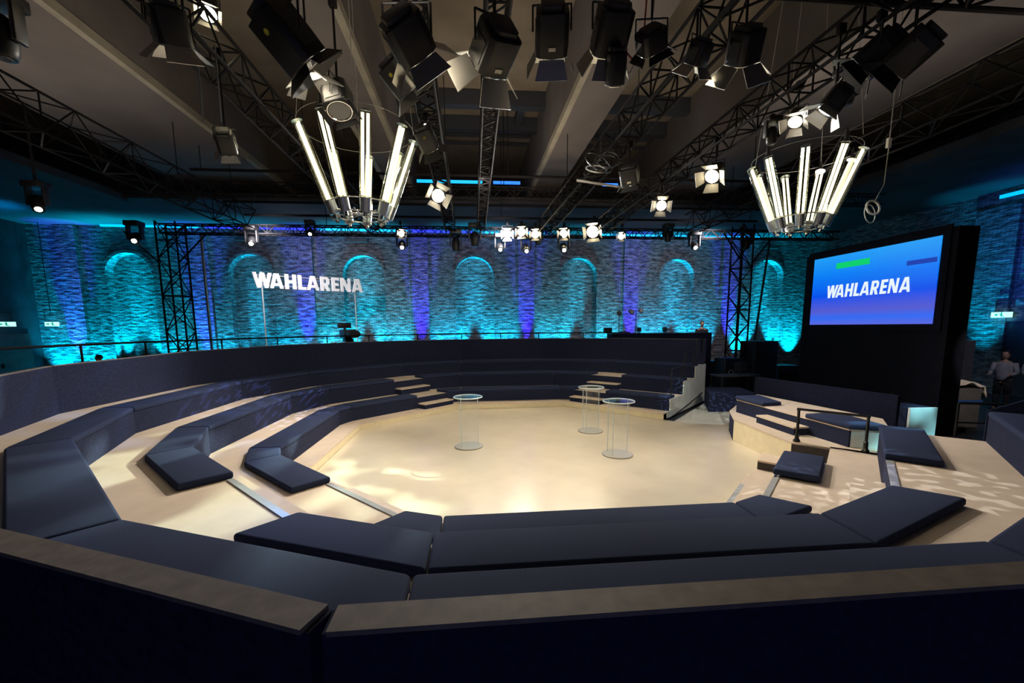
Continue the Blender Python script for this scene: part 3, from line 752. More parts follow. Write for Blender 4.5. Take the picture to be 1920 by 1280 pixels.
fresnel((1.79, -.7, 5.42), (2.6, .4, 3.6), .33, 'boxy black lamp under the truss right of the central beam', 'off', 6.0, .1, .5, 1.0, 'label')
# row over the back of the stands, enlarged to suggest their glare
for i, (x, z, lit, s) in enumerate([(.15, 6.02, 'hot', .32), (.68, 6.10, 'hot', .32), (1.2, 6.02, 'hot', .30), (2.28, 6.05, 'hot', .32), (3.42, 6.16, 'hot', .48), (4.5, 5.95, 'lit', .24), (-3.72, 5.98, 'lit', .24)]):
    lb = ['glaring lamp, first from the left in the row of three over the far stands', 'glaring lamp in the middle of the row of three over the far stands', 'glaring lamp, right end of the row of three over the far stands',
          'lone glaring lamp between the trio and the largest far lamp', 'largest and brightest lamp over the far stands', 'lamp with white barn door at the right end of the far row', 'lit lamp far away just right of the left tube ring'][i]
    fresnel((x, 7.0, z), (-.5, 0, 1.5), s, lb, lit, 6.35, 0, .5)

# ------------------------------------------------------------------ moving heads
def moving_head(loc, tgt, s, label, lit=True, top=6.0):
    loc = Vector(loc); d = (Vector(tgt)-loc).normalized(); q = d.to_track_quat('-Z', 'Y').to_matrix()
    t = thing('moving_head', label, 'moving light', loc, group='moving head lights under the rig')
    MB().box((0, 0, s*.95), (s*.9, s*.8, s*.34)).build('base', 'black', t, bevel=.02)
    for k in (-1, 1): MB().box((k*s*.42, 0, s*.38), (s*.12, s*.36, s*1.0)).build('yoke_arm', 'black', t, bevel=.015)
    mb = MB().lathe([(s*.12, s*.55), (s*.27, s*.42), (s*.32, s*.1), (s*.30, -s*.3), (s*.25, -s*.48), (s*.22, -s*.5)], n=20)
    mb.v = [tuple(q@Vector(v)) for v in mb.v]; h = mb.build('head', 'black', t, smooth=True)
    mb = MB().lathe([(s*.15, -s*.505), (s*.14, -s*.52)], n=20); mb.v = [tuple(q@Vector(v)) for v in mb.v]
    mb.build('lens', 'lens_lit' if lit else 'lens_off', t)
    zt = max(s*1.2, top-loc.z); MB().tube((0, 0, s*1.1), (0, 0, zt), .03, 8).build('hanging_stem', 'steel', t)
    return t
MH = [((-12.75, 7.1, 5.72), 1, .42, 'moving light hanging left of the left truss tower'), ((-8.92, 7.1, 5.65), 1, .38, 'moving light over the arch behind the white letters'),
      ((-3.70, 7.1, 5.55), 1, .36, 'moving light in front of the blue pillar right of the white letters'), ((-1.75, 7.1, 5.58), 0, .40, 'unlit moving light left of the central arch'),
      ((-1.05, 7.1, 5.78), 0, .42, 'unlit moving light with cables above the central arch'), ((-.12, 7.1, 5.50), 1, .36, 'moving light below the left lamp of the glaring trio'),
      ((.86, 7.1, 5.45), 1, .36, 'moving light below the right lamp of the glaring trio'), ((1.32, 7.1, 5.80), 0, .34, 'unlit dark moving light right of the glaring trio'),
      ((2.28, 7.1, 5.50), 1, .38, 'moving light below the lone glaring lamp'), ((7.42, 7.1, 5.62), 1, .38, 'moving light over the arch left of the right truss tower'),
      ((6.35, 7.1, 5.95), 0, .34, 'unlit moving light well right of the brightest lamp'), ((9.55, 7.1, 5.72), 0, .38, 'unlit moving light at the top of the right truss tower'),
      ((-11.9, 2.9, 5.70), 1, .46, 'moving light at the far left edge of the photo'), ((-6.9, 7.1, 5.98), 1, .30, 'small moving light under the left part of the long back truss')]
MH += [((3.78, -3.25, 5.62), 0, .30, 'dark unlit moving light under the right truss near the top right lamps'), ((3.74, -1.9, 5.66), 0, .26, 'dark unlit moving light halfway along the right truss'),
       ((-6.35, -3.4, 5.75), 0, .42, 'dark unlit moving light in the top left corner of the photo')]
for loc, lt, s, lb in MH: moving_head(loc, (loc[0]*.75, -1, .5) if lt else (loc[0], loc[1]-.1, 0), s*(1.2 if loc[1] > 5 else 1), lb, bool(lt), 7.98 if loc[0] < -11 and loc[1] < 5 else 6.0)
# left: black box under two poles
t = thing('hanging_cable', 'pair of thin poles dropping from the left truss to the low black lamp', 'cable drop')
for dx in (-.10, .12): MB().tube((-4.55+dx, -2.85, 5.2), (-4.55+dx, -2.85, 6.1), .012, 6).build('pole', 'silver', t)
# chain hoist and cables under the truss right of the beam
t = thing('cable_bundle', 'tangle of looped black and pale cables under the truss right of the beam', 'cable bundle', (1.35, -.3, 5.72))
for k in range(5):
    q = Matrix.Rotation(random.uniform(.6, 1.3), 3, 'X') @ Matrix.Rotation(random.uniform(-.5, .5), 3, 'Y')
    MB().torus((random.uniform(-.1, .1), random.uniform(-.15, .15), random.uniform(-.08, .1)), random.uniform(.20, .30), .014, 28, 6, q=q).build('loop', ['black', 'wire', 'black', 'black', 'steel'][k], t, smooth=True)
MB().tube((0, 0, .1), (0, 0, .45), .02).build('strap', 'black', t)
MB().tube((-.45, .1, -.25), (.75, .5, -.25), .025, 8).build('bar', 'wire', t)
t = thing('chain_hoist', 'black chain hoist hanging beside the red cable in the middle of the top edge', 'hoist', (.28, -4.35, 5.45))
MB().box((0, 0, .15), (.16, .12, .22)).build('motor', 'black', t, bevel=.02)
MB().path([(.03, 0, .1), (.06, .02, -.12), (.16, .04, -.2), (.24, .02, .15), (.26, 0, .7)], .008, 6).build('cable', 'red', t)
MB().path([(-.03, 0, .1), (-.02, .02, -.25), (.10, .04, -.30), (.30, .02, .05), (.36, 0, .7)], .007, 6).build('cable', 'wire', t)
MB().tube((0, 0, .25), (0, 0, .9), .01, 6).build('chain', 'chrome', t)
t = thing('cable_coil', 'coil of pale cable hanging in the air right of the right tube ring', 'cable coil', (5.82, -1.77, 4.55))
MB().torus((0, 0, .04), .125, .018, 32, 8, q=Matrix.Rotation(1.35, 3, 'X')).build('coil', 'wire', t, smooth=True)
MB().torus((-.03, .02, -.06), .16, .008, 32, 6, q=Matrix.Rotation(1.45, 3, 'X')@Matrix.Rotation(.3, 3, 'Y')).build('loop', 'wire', t, smooth=True)
MB().path([(.02, 0, .15), (.22, .05, .45), (.27, .08, 1.1), (.30, .1, 3.44)], .007, 6).build('cable', 'wire', t)
MB().box((.26, .08, 1.15), (.06, .05, .16)).build('connector', 'wire', t)

# ------------------------------------------------------------------ rings of light tubes
def chandelier(x, y, z, label, rot=0.0):
    t = thing('tube_chandelier', label, 'chandelier', (x, y, z), rot, group='conical rings of glowing tubes')
    N = 9; r0, r1, H = .46, .93, 1.28
    MB().torus((0, 0, .16), r0+.05, .012, 48, 6).build('lower_ring', 'chrome', t, smooth=True)
    MB().torus((0, 0, -.02), r0-.04, .014, 48, 6).build('base_ring', 'chrome', t, smooth=True)
    MB().torus((0, 0, H+.10), r1+.0, .0035, 64, 6).build('upper_ring', 'wire', t, smooth=True)
    m = MB()
    for k in range(4):
        a = PI/4*k; m.tube((math.cos(a)*r0, math.sin(a)*r0, 0), (-math.cos(a)*r0, -math.sin(a)*r0, 0), .01, 6)
    m.build('spoke', 'silver', t)
    for k in range(N):
        a = 2*PI*k/N + .2
        e = Vector((math.cos(a), math.sin(a), 0)); p0 = e*r0; p1 = e*r1+Vector((0, 0, H)); d = (p1-p0).normalized()
        tg = Vector((-math.sin(a), math.cos(a), 0))
        tb = MB().tube(p0+d*.16, p1, .088, 16, cap=False).build('glass_tube', 'tubeglass', t, smooth=True)
        for sg in (-1, 1):
            MB().tube(p0+d*.19+tg*.040*sg, p1-d*.03+tg*.040*sg, .0235, 8).build('light_rod', 'rod', tb)
        MB().tube(p0-d*.05, p0+d*.17, .078, 16, r2_=.088).build('socket', 'silver', tb, smooth=False)
        MB().tube(p0-d*.12, p0-d*.05, .03, 12).build('end_cap', 'chrome', tb)
        MB().tube(p1, p1+d*.03, .09, 16, r2_=.03).build('top_cap', 'silver', tb)
        if k % 2 == 0:
            MB().lathe([(.045, 0), (.03, .12), (.006, .22)], p1+d*.03, 12).build('suspension_cone', 'darkgrey', tb)
    for k in range(4):
        a = 2*PI*k/4+.2
        MB().tube((math.cos(a)*r1, math.sin(a)*r1, H+.2), (math.cos(a)*.5, math.sin(a)*.5, 9.99-z), .005, 5).build('suspension_wire', 'wire', t)
    return t
chandelier(-3.14, -1.17, 4.50, 'ring of glowing tubes hanging at the left in front of the ceiling')
chandelier(5.53, -.45, 4.56, 'ring of glowing tubes hanging at the right above the big screen', .35)

# ------------------------------------------------------------------ lettering
def stroke(x0, y0, x1, y1, t=.235): return [(x0-t/2, y0), (x0+t/2, y0), (x1+t/2, y1), (x1-t/2, y1)]
def rect(x0, y0, x1, y1): return [(x0, y0), (x1, y0), (x1, y1), (x0, y1)]
GL = {'W': (1.24, [stroke(.36, 0, .115, 1), stroke(.36, 0, .60, 1), stroke(.86, 0, .64, 1), stroke(.86, 0, 1.125, 1)]),
      'A': (.90, [stroke(.115, 0, .40, 1, .23), stroke(.785, 0, .50, 1, .23), rect(.24, .17, .66, .35)]),
      'H': (.80, [rect(0, 0, .25, 1), rect(.53, 0, .78, 1), rect(.22, .40, .56, .60)]),
      'L': (.56, [rect(0, 0, .25, 1), rect(.22, 0, .56, .19)]),
      'R': (.76, [rect(0, 0, .25, 1), rect(.22, .82, .50, 1), rect(.22, .37, .50, .55), [(.46, .37), (.60, .42), (.69, .56), (.69, .80), (.60, .95), (.46, 1), (.46, .82), (.48, .68), (.46, .55)], stroke(.60, 0, .40, .42, .25)]),
      'E': (.60, [rect(0, 0, .25, 1), rect(.22, 0, .58, .19), rect(.22, .405, .54, .595), rect(.22, .81, .58, 1)]),
      'N': (.82, [rect(0, 0, .20, 1), rect(.60, 0, .80, 1), stroke(.66, 0, .14, 1, .26)])}
def word(txt, origin, right, upv, nrm, h, length, depth, m_, parent, shear=0.0, gap=.12):
    tot = sum(GL[c][0] for c in txt)+gap*(len(txt)-1)-.33; kx = length/tot; x = 0
    o, r_, u_, n_ = map(Vector, (origin, right, upv, nrm))
    for c in txt:
        w_, polys = GL[c]; mb = MB()
        for pl in polys:
            n = len(pl); vs = []
            for dd in (0, depth):
                for (px, py) in pl: vs.append(o + r_*((x+px)*kx + shear*py*h) + u_*(py*h) + n_*dd)
            mb.add(vs, [tuple(range(n)), tuple(range(2*n-1, n-1, -1))]+[(i, (i+1) % n, n+(i+1) % n, n+i) for i in range(n)])
        mb.build('letter_'+c.lower(), m_, parent); x += w_+gap-(.27 if c == 'W' else .06 if c == 'L' else 0)
sg = thing('letter_sign', 'free-standing white letters reading WAHLARENA on two thin poles', 'sign')
sL, sR = Vector((-9.80, 8.72, 4.20)), Vector((-6.28, 11.55, 4.22)); sr_ = (sR-sL).normalized()
sn = Vector((sr_.y, -sr_.x, 0))
word('WAHLARENA', sL, sr_, (0, 0, 1), sn, .60, (sR-sL).length, .07, 'sign_white', sg)
for f, zz in ((.075, 4.85), (.925, 4.85)):
    p = sL.lerp(sR, f)-sn*.06; MB().tube((p.x, p.y, -.07), (p.x, p.y, zz), .028, 10).build('pole', 'ledge_white', sg)
for zz in (4.32, 4.72):
    a, b = sL.lerp(sR, .04)-sn*.04, sL.lerp(sR, .96)-sn*.04
    MB().tube((a.x, a.y, zz), (b.x, b.y, zz), .014, 8).build('cross_bar', 'ledge_white', sg)

# ------------------------------------------------------------------ big screen
sc = thing('video_screen', 'large black video wall housing with a bright blue picture reading WAHLARENA', 'screen', (9.6, 1.75, 0))
MB().box((.05, .02, 2.3), (.5, 4.15, 4.74)).build('housing', 'housing_black', sc)
MB().box((-.20-.01, .02, 3.55), (.04, 3.90, 2.38)).build('frame', 'housing_black', sc)
pic = MB().box((-.245, -.02, 3.53), (.02, 3.50, 1.98)).build('picture', 'screen', sc)
X = -.262
def on(y0, z0, y1, z1, m_, nm, dz=0):
    MB().add([(X, y0, z0), (X, y1, z0+dz), (X, y1, z1+dz), (X, y0, z1)], [(0, 1, 2, 3)]).build(nm, m_, pic)
on(2.68-1.75, 4.14, 1.66-1.75, 4.30, 'screen_green', 'green_bar')
on(.69-1.75, 3.95, .02-1.75, 4.06, 'screen_blue', 'dark_bar')
word('WAHLARENA', (X, 2.95-1.75, 3.32), (0, -1, 0), (0, 0, 1), (-1, 0, 0), .36, 2.40, .004, 'screen_white', pic, shear=.10)
for dy in (-1.7, 1.7): MB().box((.55, dy, .0), (.9, .12, .1)).build('foot', 'black', sc)

# ------------------------------------------------------------------ people
def person(loc, rz, label, shirt, seated=False, z_scale=1.0, trousers='cloth_black', lean=.06):
    t = thing('person', label, 'person', loc, rz)
    V = {'pel': (0, 0, .95), 'bel': (0, .0, 1.10), 'che': (0, lean*.6, 1.32), 'nec': (0, lean, 1.50), 'hd': (0, lean+.01, 1.58)}
    me = bpy.data.meshes.new('body'); vs = []; es = []; rad = []
    def add(p, r, par=None):
        vs.append(p); rad.append(r)
        if par is not None: es.append((par, len(vs)-1))
        return len(vs)-1
    pel = add((0, 0, .95), (.16, .11)); bel = add((0, .01, 1.12), (.145, .105), pel); che = add((0, lean*.6, 1.32), (.17, .12), bel)
    nb = add((0, lean, 1.47), (.07, .065), che); nt_ = add((0, lean+.01, 1.56), (.055, .055), nb)
    for s in (-1, 1):
        sh = add((s*.19, lean*.8, 1.42), (.06, .06), che); el = add((s*.26, lean+.02, 1.16), (.045, .045), sh); wr = add((s*.20, lean+.26, 1.12), (.030, .028), el)
        palm = add((s*.19, lean+.33, 1.12), (.035, .016), wr)
        for k in range(4): 
            f1 = add((s*.19+(k-1.5)*.019, lean+.385, 1.115), (.009, .009), palm); add((s*.19+(k-1.5)*.021, lean+.415-.006*abs(k-1.3), 1.095), (.008, .008), f1)
        th = add((s*(.19-.035), lean+.345, 1.105), (.010, .010), palm)
        hp = add((s*.09, 0, .88), (.10, .10), pel); kn = add((s*.11, .03, .50), (.062, .062), hp); an = add((s*.11, 0, .10), (.042, .045), kn); add((s*.12, .12, .045), (.042, .035), an)
    me.from_pydata(vs, es, []); o = bpy.data.objects.new('body', me); COL.objects.link(o); o.parent = t
    md = o.modifiers.new('skin', 'SKIN'); sv = me.skin_vertices[0].data
    for i, r in enumerate(rad): sv[i].radius = r
    sv[0].use_root = True
    sb = o.modifiers.new('sub', 'SUBSURF'); sb.levels = 1; sb.render_levels = 1
    for m_ in ('skin',): me.materials.append(M['skin'])
    # shirt and trousers as clothing shells
    MB().lathe([(.185, .93), (.175, 1.10), (.205, 1.30), (.20, 1.40), (.10, 1.49), (.075, 1.50)], (0, lean*.5, 0), 20).build('shirt', shirt, t, smooth=True).scale = (1, .72, 1)
    for s in (-1, 1):
        m = MB(); m.tube((s*.19, lean*.8, 1.44), (s*.265, lean+.02, 1.15), .068, 12, r2_=.056); m.tube((s*.265, lean+.02, 1.16), (s*.205, lean+.24, 1.12), .056, 12, r2_=.040); m.build('sleeve', shirt, t, smooth=True)
        m = MB(); m.tube((s*.09, 0, .95), (s*.11, .03, .50), .105, 12, r2_=.075); m.tube((s*.11, .03, .51), (s*.11, 0, .08), .075, 12, r2_=.058); m.build('trouser_leg', trousers, t, smooth=True)
        MB().box((s*.12, .05, .04), (.10, .27, .08)).build('shoe', 'cloth_black', t, bevel=.025)
    hc = (0, lean+.02, 1.67)
    mb = MB().lathe([(.02, -.125), (.052, -.10), (.070, -.03), (.078, .03), (.070, .085), (.04, .115), (.01, .122)], n=20); mb.v = [(x, y*1.2, z) for x, y, z in mb.v]
    mb.v = [(a+hc[0], b+hc[1], c_+hc[2]) for a, b, c_ in mb.v]
    mb.add([(-.012, lean+.10, 1.66), (.012, lean+.10, 1.66), (0, lean+.105, 1.70), (0, lean+.135, 1.665), (0, lean+.11, 1.645)], [(0, 3, 2), (1, 2, 3), (0, 4, 3), (1, 3, 4)])
    hd = mb.build('head', 'skin', t, smooth=True)
    for s in (-1, 1):
        MB().lathe([(.006, -.022), (.014, 0), (.006, .022)], (s*.078, lean+.01, 1.665), 8).build('ear', 'skin', hd, smooth=True)
        MB().lathe([(.003, -.006), (.009, 0), (.003, .006)], (s*.028, lean+.110, 1.685), 8).build('eye', 'hair', hd, smooth=True)
    MB().box((0, lean+.105, 1.615), (.04, .01, .008)).build('mouth', 'redpanel', hd)
    mb = MB().lathe([(.079, .0), (.086, .04), (.078, .095), (.045, .13), (.01, .138)], n=20); mb.v = [(x+hc[0], y*1.2+hc[1]-.018, z+hc[2]) for x, y, z in mb.v]; mb.build('hair', 'hair', hd, smooth=True)
    return t
person((-14.1, 6.8, -.07), 2.2, 'person in black with dark hair walking behind the left guard rail', 'cloth_black')
person((9.15, 9.3, .94), 2.9, 'person in black with a headset standing behind the dark control desk', 'cloth_black')
person((12.9, 2.75, -.07), 2.0, 'person in a navy shirt standing in the dark beside the grey partition', 'cloth_navy')
person((14.55, 2.15, -.07), 1.9, 'person in a grey shirt standing right of the grey partition', 'cloth_grey')
person((15.4, 2.0, -.07), 2.1, 'person in a pale grey shirt at the right edge of the photo', 'cloth_grey')

# ------------------------------------------------------------------ control desk and things behind the stands
dk = thing('control_desk', 'long dark navy control desk box behind the far right parapet', 'desk', (6.72, 8.42, 0), -.095)
MB().box((0, 0, 1.075), (4.15, .9, 2.29)).build('front', 'skirt', dk)
MB().box((0, 0, 2.23), (4.2, .95, .03)).build('top', 'black', dk)
tag(MB().box((9.0, 9.55, .435), (2.2, 1.0, 1.01)).build('riser_box', 'black'), 'black riser box under the person at the control desk', 'riser')
def lampstand(x, y, h, label, heads):
    t = thing('light_stand', label, 'stand', (x, y, -.07))
    MB().tube((0, 0, .3), (0, 0, h), .018, 8).build('pole', 'black', t)
    for k in range(3):
        a = 2*PI*k/3; MB().tube((0, 0, .6), (.4*math.cos(a), .4*math.sin(a), 0), .014, 6).build('leg', 'black', t)
    for dx, dz, r in heads:
        MB().tube((0, 0, h-.02), (dx, 0, h+dz), .010, 6).build('arm', 'black', t)
        MB().lathe([(r*.5, -.03), (r, 0), (r*.8, .03)], (dx, 0, h+dz), 16, q=Matrix.Rotation(PI/2-.5, 3, 'X')).build('lamp_head', 'black', t)
lampstand(6.1, 9.35, 3.30, 'black stand with two round heads behind the control desk', [(-.22, -.05, .14), (.22, .0, .12)])
lampstand(5.35, 9.4, 3.25, 'single black stand left of the two-headed stand', [(0, -.06, .12)])
for x, lb, w_ in ((4.62, 'small dark monitor box at the left end of the control desk', .34), (5.95, 'small dark speaker on the control desk', .16), (7.05, 'second small dark speaker on the control desk', .16)):
    tb = thing('desk_monitor', lb, 'monitor', (x, 8.55-(x-6.7)*.095, 2.245)); MB().box((0, 0, .02), (w_*.6, .12, .03)).build('foot', 'black', tb); MB().box((0, 0, .15), (w_, .16, .20)).build('body', 'black', tb, bevel=.01); MB().lathe([(.045, 0), (.05, .006)], (0, -.085, .15), 16, q=Matrix.Rotation(PI/2, 3, 'X')).build('cone', 'darkgrey', tb)
# broadcast camera on a pedestal
bc = thing('broadcast_camera', 'black broadcast camera on a pedestal behind the far left parapet', 'camera', (-6.45, 9.4, -.07), .5)
bc.scale = (1.6, 1.6, 1.03)
MB().lathe([(.30, 0), (.30, .12), (.12, .16), (.10, .9), (.085, .92), (.075, 1.95), (.10, 2.0)], n=20).build('pedestal', 'black', bc)
for k in range(3):
    a = 2*PI*k/3+.3; MB().box((.38*math.cos(a), .38*math.sin(a), .07), (.16, .10, .14)).build('wheel', 'darkgrey', bc, bevel=.03)
MB().box((0, 0, 2.08), (.22, .30, .14)).build('pan_head', 'darkgrey', bc, bevel=.02)
MB().box((0, 0, 2.33), (.30, .62, .34)).build('camera_body', 'black', bc, bevel=.03)
MB().tube((0, -.30, 2.33), (0, -.72, 2.33), .12, 20, r2_=.15).build('lens', 'black', bc)
MB().box((-.05, .12, 2.68), (.34, .10, .22)).build('viewfinder', 'black', bc, bevel=.02)
MB().tube((-.05, .1, 2.48), (-.05, .1, 2.6), .03, 8).build('viewfinder_arm', 'black', bc)
for s in (-1, 1): MB().path([(s*.12, .15, 2.06), (s*.28, .5, 1.95), (s*.30, .65, 2.0)], .018, 8).build('pan_bar', 'wire', bc)
# racks, boxes right
def crate(name, c, d, rz, label, m_='black', cat='equipment case', g='dark equipment cases beside the screen'):
    t = thing(name, label, cat, (c[0], c[1], c[2]), rz, g)
    MB().box((0, 0, d[2]/2), d).build('case', m_, t, bevel=.02)
    for z in (.15, .5, .85): MB().box((0, -d[1]/2-.006, d[2]*z), (d[0]*.9, .012, .03)).build('rail_strip', 'darkgrey', t)
    for s in (-1, 1): MB().box((s*d[0]*.3, -d[1]/2-.015, d[2]*.68), (.12, .03, .05)).build('handle', 'steel', t)
    return t
crate('equipment_rack', (9.95, 6.55, -.07), (1.0, .8, 2.0), .1, 'tall dark equipment rack between the right tower and the screen')
crate('flight_case', (8.35, 6.0, -.07), (.7, .6, 1.4), .1, 'dark case stacked in front of the right truss tower')
crate('flight_case', (11.3, 6.9, -.07), (.9, .7, 1.0), .0, 'low dark case close to the left foot of the screen')
tag(MB().prism([(5.72, 2.75), (7.05, 2.62), (7.35, 3.75), (6.3, 3.95)], -.001, .56).build('stage_podium', 'skirt'), 'low navy podium at the end of the entrance lane', 'podium')
ck = thing('work_table', 'dark table with odds and ends behind the low navy podium', 'table', (7.6, 4.4, -.07), .1)
MB().box((0, 0, .95), (1.5, .6, .04)).build('table_top', 'darkgrey', ck)
for sx in (-.7, .7):
    for sy in (-.25, .25): MB().tube((sx, sy, 0), (sx, sy, .95), .018, 8).build('leg', 'black', ck)
mn = thing('desk_monitor', 'small dark screen standing on the dark work table', 'monitor', (7.75, 4.35, .90), .2)
MB().box((0, 0, .27), (.5, .04, .32)).build('display', 'black', mn); MB().box((0, 0, .055), (.06, .04, .11)).build('stand', 'black', mn); MB().box((0, 0, .005), (.2, .14, .01)).build('foot', 'black', mn)
hp_ = thing('headphones', 'pair of grey headphones lying on the dark work table', 'headphones', (7.35, 4.25, .90))
MB().torus((0, 0, .09), .08, .010, 24, 6, q=Matrix.Rotation(PI/2, 3, 'X')).build('headband', 'silver', hp_); 
for s in (-1, 1): MB().lathe([(.04, -.015), (.045, .0), (.04, .015)], (s*.08, 0, .05), 16, q=Matrix.Rotation(PI/2, 3, 'Y')).build('ear_cup', 'darkgrey', hp_)
# navy backdrop boards behind the right block
tag(MB().prism([(6.02, 1.25), (6.62, -1.85), (6.70, -1.83), (6.10, 1.27)], .487, 1.22).build('backdrop_board', 'backdrop'), 'low navy board behind the right platform block', 'board')
wp = thing('white_side_board', 'white side board glowing pale cyan below the screen corner', 'board', (8.25, -.95, 0), -.05)
MB().box((0, 0, .47), (.60, .05, .62)).build('board', 'white', wp)
MB().box((0, .35, .35), (.62, .6, .84)).build('box', 'skirt', wp)
wr = tag(MB().path([(7.0, -.6, .95), (8.0, -.5, 1.0), (8.05, -.55, .4)], .015, 6).build('handrail', 'black'), 'thin dark handrail left of the glowing white board', 'handrail')
def stool(x, y, rz, label):
    t = thing('dark_chair', label, 'chair', (x, y, -.07), rz)
    MB().box((0, 0, .47), (.42, .42, .05)).build('seat', 'black', t, bevel=.01); MB().box((0, .2, .80), (.42, .03, .36)).build('backrest', 'black', t, bevel=.01)
    for sx in (-.18, .18):
        for sy in (-.18, .2): MB().tube((sx, sy, 0), (sx, sy, .47 if sy < 0 else .98), .013, 6).build('leg', 'steel', t)
stool(7.75, -.15, -.6, 'dark chair in the gloom below the left part of the screen')
# partition and cloth covered crate
for k, (x, lb) in enumerate(((13.9, 'left grey partition panel right of the screen'), (14.62, 'right grey partition panel in front of the cyan pillar'))):
    t = thing('partition_panel', lb, 'partition', (x, 3.4-.08*k, -.07), -.08, 'grey partition panels')
    MB().box((0, 0, 1.04), (.70, .05, 2.04)).build('panel', 'grey', t); MB().box((0, 0, .012), (.5, .35, .024)).build('foot', 'black', t)
cr_ = thing('storage_crate', 'grey plastic crate standing behind the right corner of the screen', 'crate', (10.95, .55, -.07), -.1)
MB().box((0, 0, .52), (.72, .5, 1.0)).build('body', 'grey', cr_, bevel=.02); MB().box((0, 0, .70), (.76, .54, .05)).build('rim', 'blueglass', cr_)
sh = MB(); N = 18; vs = []
for i in range(N):
    for j in range(N):
        u, v = i/(N-1)-.5, j/(N-1)-.5
        z = 1.04-.07+.07*math.sin(6*u+2*v)*math.cos(5*v)+.05*math.sin(14*u-3*v)*.5+.06
        dx = max(0, u-.38)*2.2; vs.append((10.95+u*.95, .55+v*.62, z-dx*1.3 + .02))
sh.add(vs, [(i*N+j, (i+1)*N+j, (i+1)*N+j+1, i*N+j+1) for i in range(N-1) for j in range(N-1)])
so = sh.build('cloth', 'sheet', smooth=True); md = so.modifiers.new('thick', 'SOLIDIFY'); md.thickness = .025
tag(so, 'crumpled white cloth lying on the grey crate', 'cloth')
rl = thing('guard_rail', 'dark guard rail at the right behind the navy benches', 'railing')
for x, y in ((7.3, -2.3), (8.3, -2.6), (9.3, -2.9)): MB().tube((x, y, -.07), (x, y, 1.15), .02, 8).build('post', 'black', rl)
MB().path([(7.3, -2.3, 1.15), (9.3, -2.9, 1.15)], .022, 8).build('top_rail', 'black', rl); MB().path([(7.3, -2.3, .8), (9.3, -2.9, .8)], .016, 8).build('mid_rail', 'black', rl)
# right side navy parapet part behind the near right stands is capped in white
tag(MB().prism([(8.3, -3.4), (10.9, -3.75), (10.9, -3.68), (8.3, -3.33)], [1.20, 1.20, 1.20, 1.20], 1.24).build('ledge_strip', 'ledge_white'), 'thin white ledge on the dark board at the right edge', 'ledge')
tag(MB().prism([(8.3, -3.5), (10.9, -3.85), (10.9, -3.60), (8.3, -3.25)], -.07, 1.199).build('side_board', 'skirt'), 'dark navy board at the right edge under a thin white ledge', 'board')
# exit signs
def exit_sign(c, rz, label, w_=.44):
    t = thing('exit_sign', label, 'exit sign', c, rz, 'glowing exit signs')
    MB().box((0, 0, 0), (w_, .10, .19)).build('light_box', 'exit', t)
    m = MB(); 
    for d in ([(-.17, -.02), (-.10, -.02), (-.10, .02), (-.17, .02)], [(-.13, -.05), (-.06, 0), (-.13, .05)]):
        m.add([(x, -.056, z) for x, z in d], [tuple(range(len(d)))])
    m.build('arrow', 'exit_mark', t)
    m = MB(); m.box((.03, -.056, .0), (.05, .004, .12)); m.box((.03, -.056, .085), (.035, .004, .035)); m.box((.08, -.056, -.06), (.07, .004, .03)); m.box((.0, -.056, .03), (.09, .004, .025)); m.build('running_figure', 'exit_mark', t)
    for s in (-.2, .2): MB().tube((s, 0, .13), (s, 0, .5), .008, 6).build('hanger', 'black', t)
    if c[1] > 11.5: MB().tube((0, 0, .5), (0, 0, 4.47), .015, 6).build('drop_rod', 'black', t)
    MB().box((0, 0, .5), (.46, .03, .03)).build('bracket', 'black', t)
exit_sign((-20.25, 12.0, 2.88), .5, 'glowing exit sign before the bright cyan pillar at the left')
exit_sign((-20.8, 10.6, 2.87), .9, 'glowing exit sign at the very left edge of the photo', .6)
exit_sign((17.80, 4.72, 2.83), -PI/2, 'glowing exit sign over the door at the right', .55)
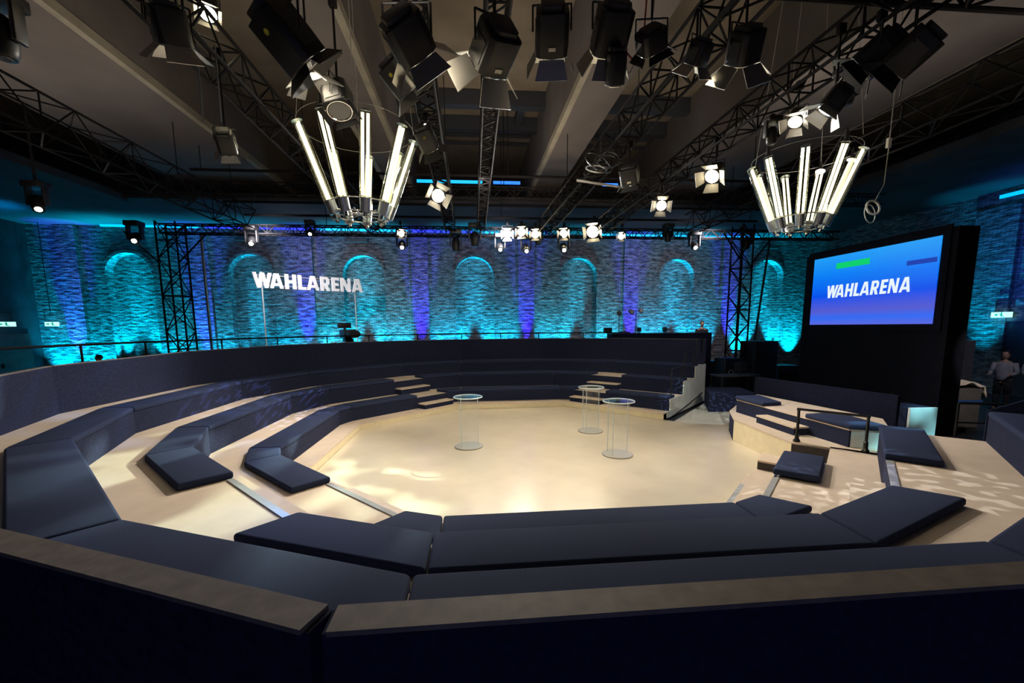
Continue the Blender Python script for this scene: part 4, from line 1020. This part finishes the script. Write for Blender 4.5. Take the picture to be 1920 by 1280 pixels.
# doors
d1 = struct(MB().box((-21.17, 10.6, 1.2), (.10, 2.6, 2.5)).build('door_1', 'redpanel'))
MB().box((-21.10, 10.6, 1.1), (.04, .05, .2)).build('door_handle', 'steel', d1)
d2 = struct(MB().box((18.03, 4.0, 1.25), (.10, 1.9, 2.62)).build('door_2', 'soffit'))
for y, sy, z, sz in ((5.05, .14, 1.3, 2.76), (2.95, .14, 1.3, 2.76), (4.0, 2.24, 2.66, .14)):
    MB().box((17.98, y, z), (.14, sy, sz)).build('door_frame', 'grey', d2)
for z in (7.05,):
    tag(MB().box((17.9, 3.6, z), (.06, 3.4, .12)).build('led_strip', 'cyan_led'), 'cyan light strip high on the right wall', 'led strip')
segs = [(-17.8, -13.6, 'cyan_led', 'pale blue light line left of the left truss tower'), (-13.4, -8.6, 'top_blue', 'deep blue light line above the white letters'), (-8.4, -4.2, 'cyan_led', 'pale blue light line behind the left tube ring'),
        (-4.0, -1.0, 'top_blue', 'deep blue light line left of the central arch'), (-.6, 2.6, 'cyan_led', 'pale blue light line behind the glaring lamps'), (5.6, 9.0, 'cyan_led', 'pale blue light line left of the right tower'), (9.2, 14.8, 'cyan_led', 'pale blue light line between right tower and screen')]
M['top_blue'] = mat('deep_blue_led_strip', (.05, .05, 1), .4, emit=((.03, .05, .95), 1.3))
for a, b, m_, lb in segs:
    xm = (a+b)/2
    tag(MB().box((xm, wall_y(xm)-.45, 7.28), (b-a, .06, .09), rz=math.atan(WK)).build('led_strip', m_), lb, 'led strip', 'light lines along the top of the brick wall')
# wall boxes near the top of the brick wall
for i, (x, lb) in enumerate(((-11.8, 'small vent box high over the arch at the left of the white letters'), (-6.8, 'small vent box high over the arch right of the white letters'), (15.5, 'small vent box high over the last arch before the screen'))):
    tag(MB().box((x, wall_y(x)-.10, 6.85), (1.1, .18, .16)).build('vent_box', 'darkgrey'), lb, 'vent', 'vent boxes on the brick wall')
spot((7.6, -4.6, 4.2), (8.25, -.95, .45), 1500, (.35, .9, 1.0), 13, .3, .03, (9, .35, .62, (1, 1.3, 1), 4.0))
spot((6.6, -5.4, 4.6), (5.3, -2.66, .65), 1900, (.35, .9, 1.0), 10, .3, .03, (9, .35, .62, (1, 1.3, 1), 2.0))
spot((7.0, -2.0, 5.4), (5.6, 4.1, .7), 420, (1, .95, .85), 40, .6, .1)  # added spot to brighten the plywood side board
spot((8.6, -3.4, 4.2), (11.0, .6, .9), 420, (1, .86, .74), 22, .5, .05)  # extra lamp put in to light the cloth and crate
spot((10.5, -2.5, 5.2), (14.4, 3.0, 1.0), 300, (.85, .85, 1), 34, .6, .1)  # broad added spot that lifts the grey partition out of the dark
spot((6.0, 3.5, 5.6), (9.0, 9.0, 2.3), 60, (1, .9, .8), 30, .6, .1)  # weak spot added for the person at the control desk
spot((-1.0, 1.5, 5.9), (-1, 7.2, 9.9), 420, (1, .88, .74), 90, 1, .4)  # added spot lightening the back of the ceiling in place of bounce
spot((4.2, 1.5, 5.7), (4.2, 7.2, 9.9), 260, (1, .88, .74), 90, 1, .4)  # helper spot for the far ceiling bay on the right
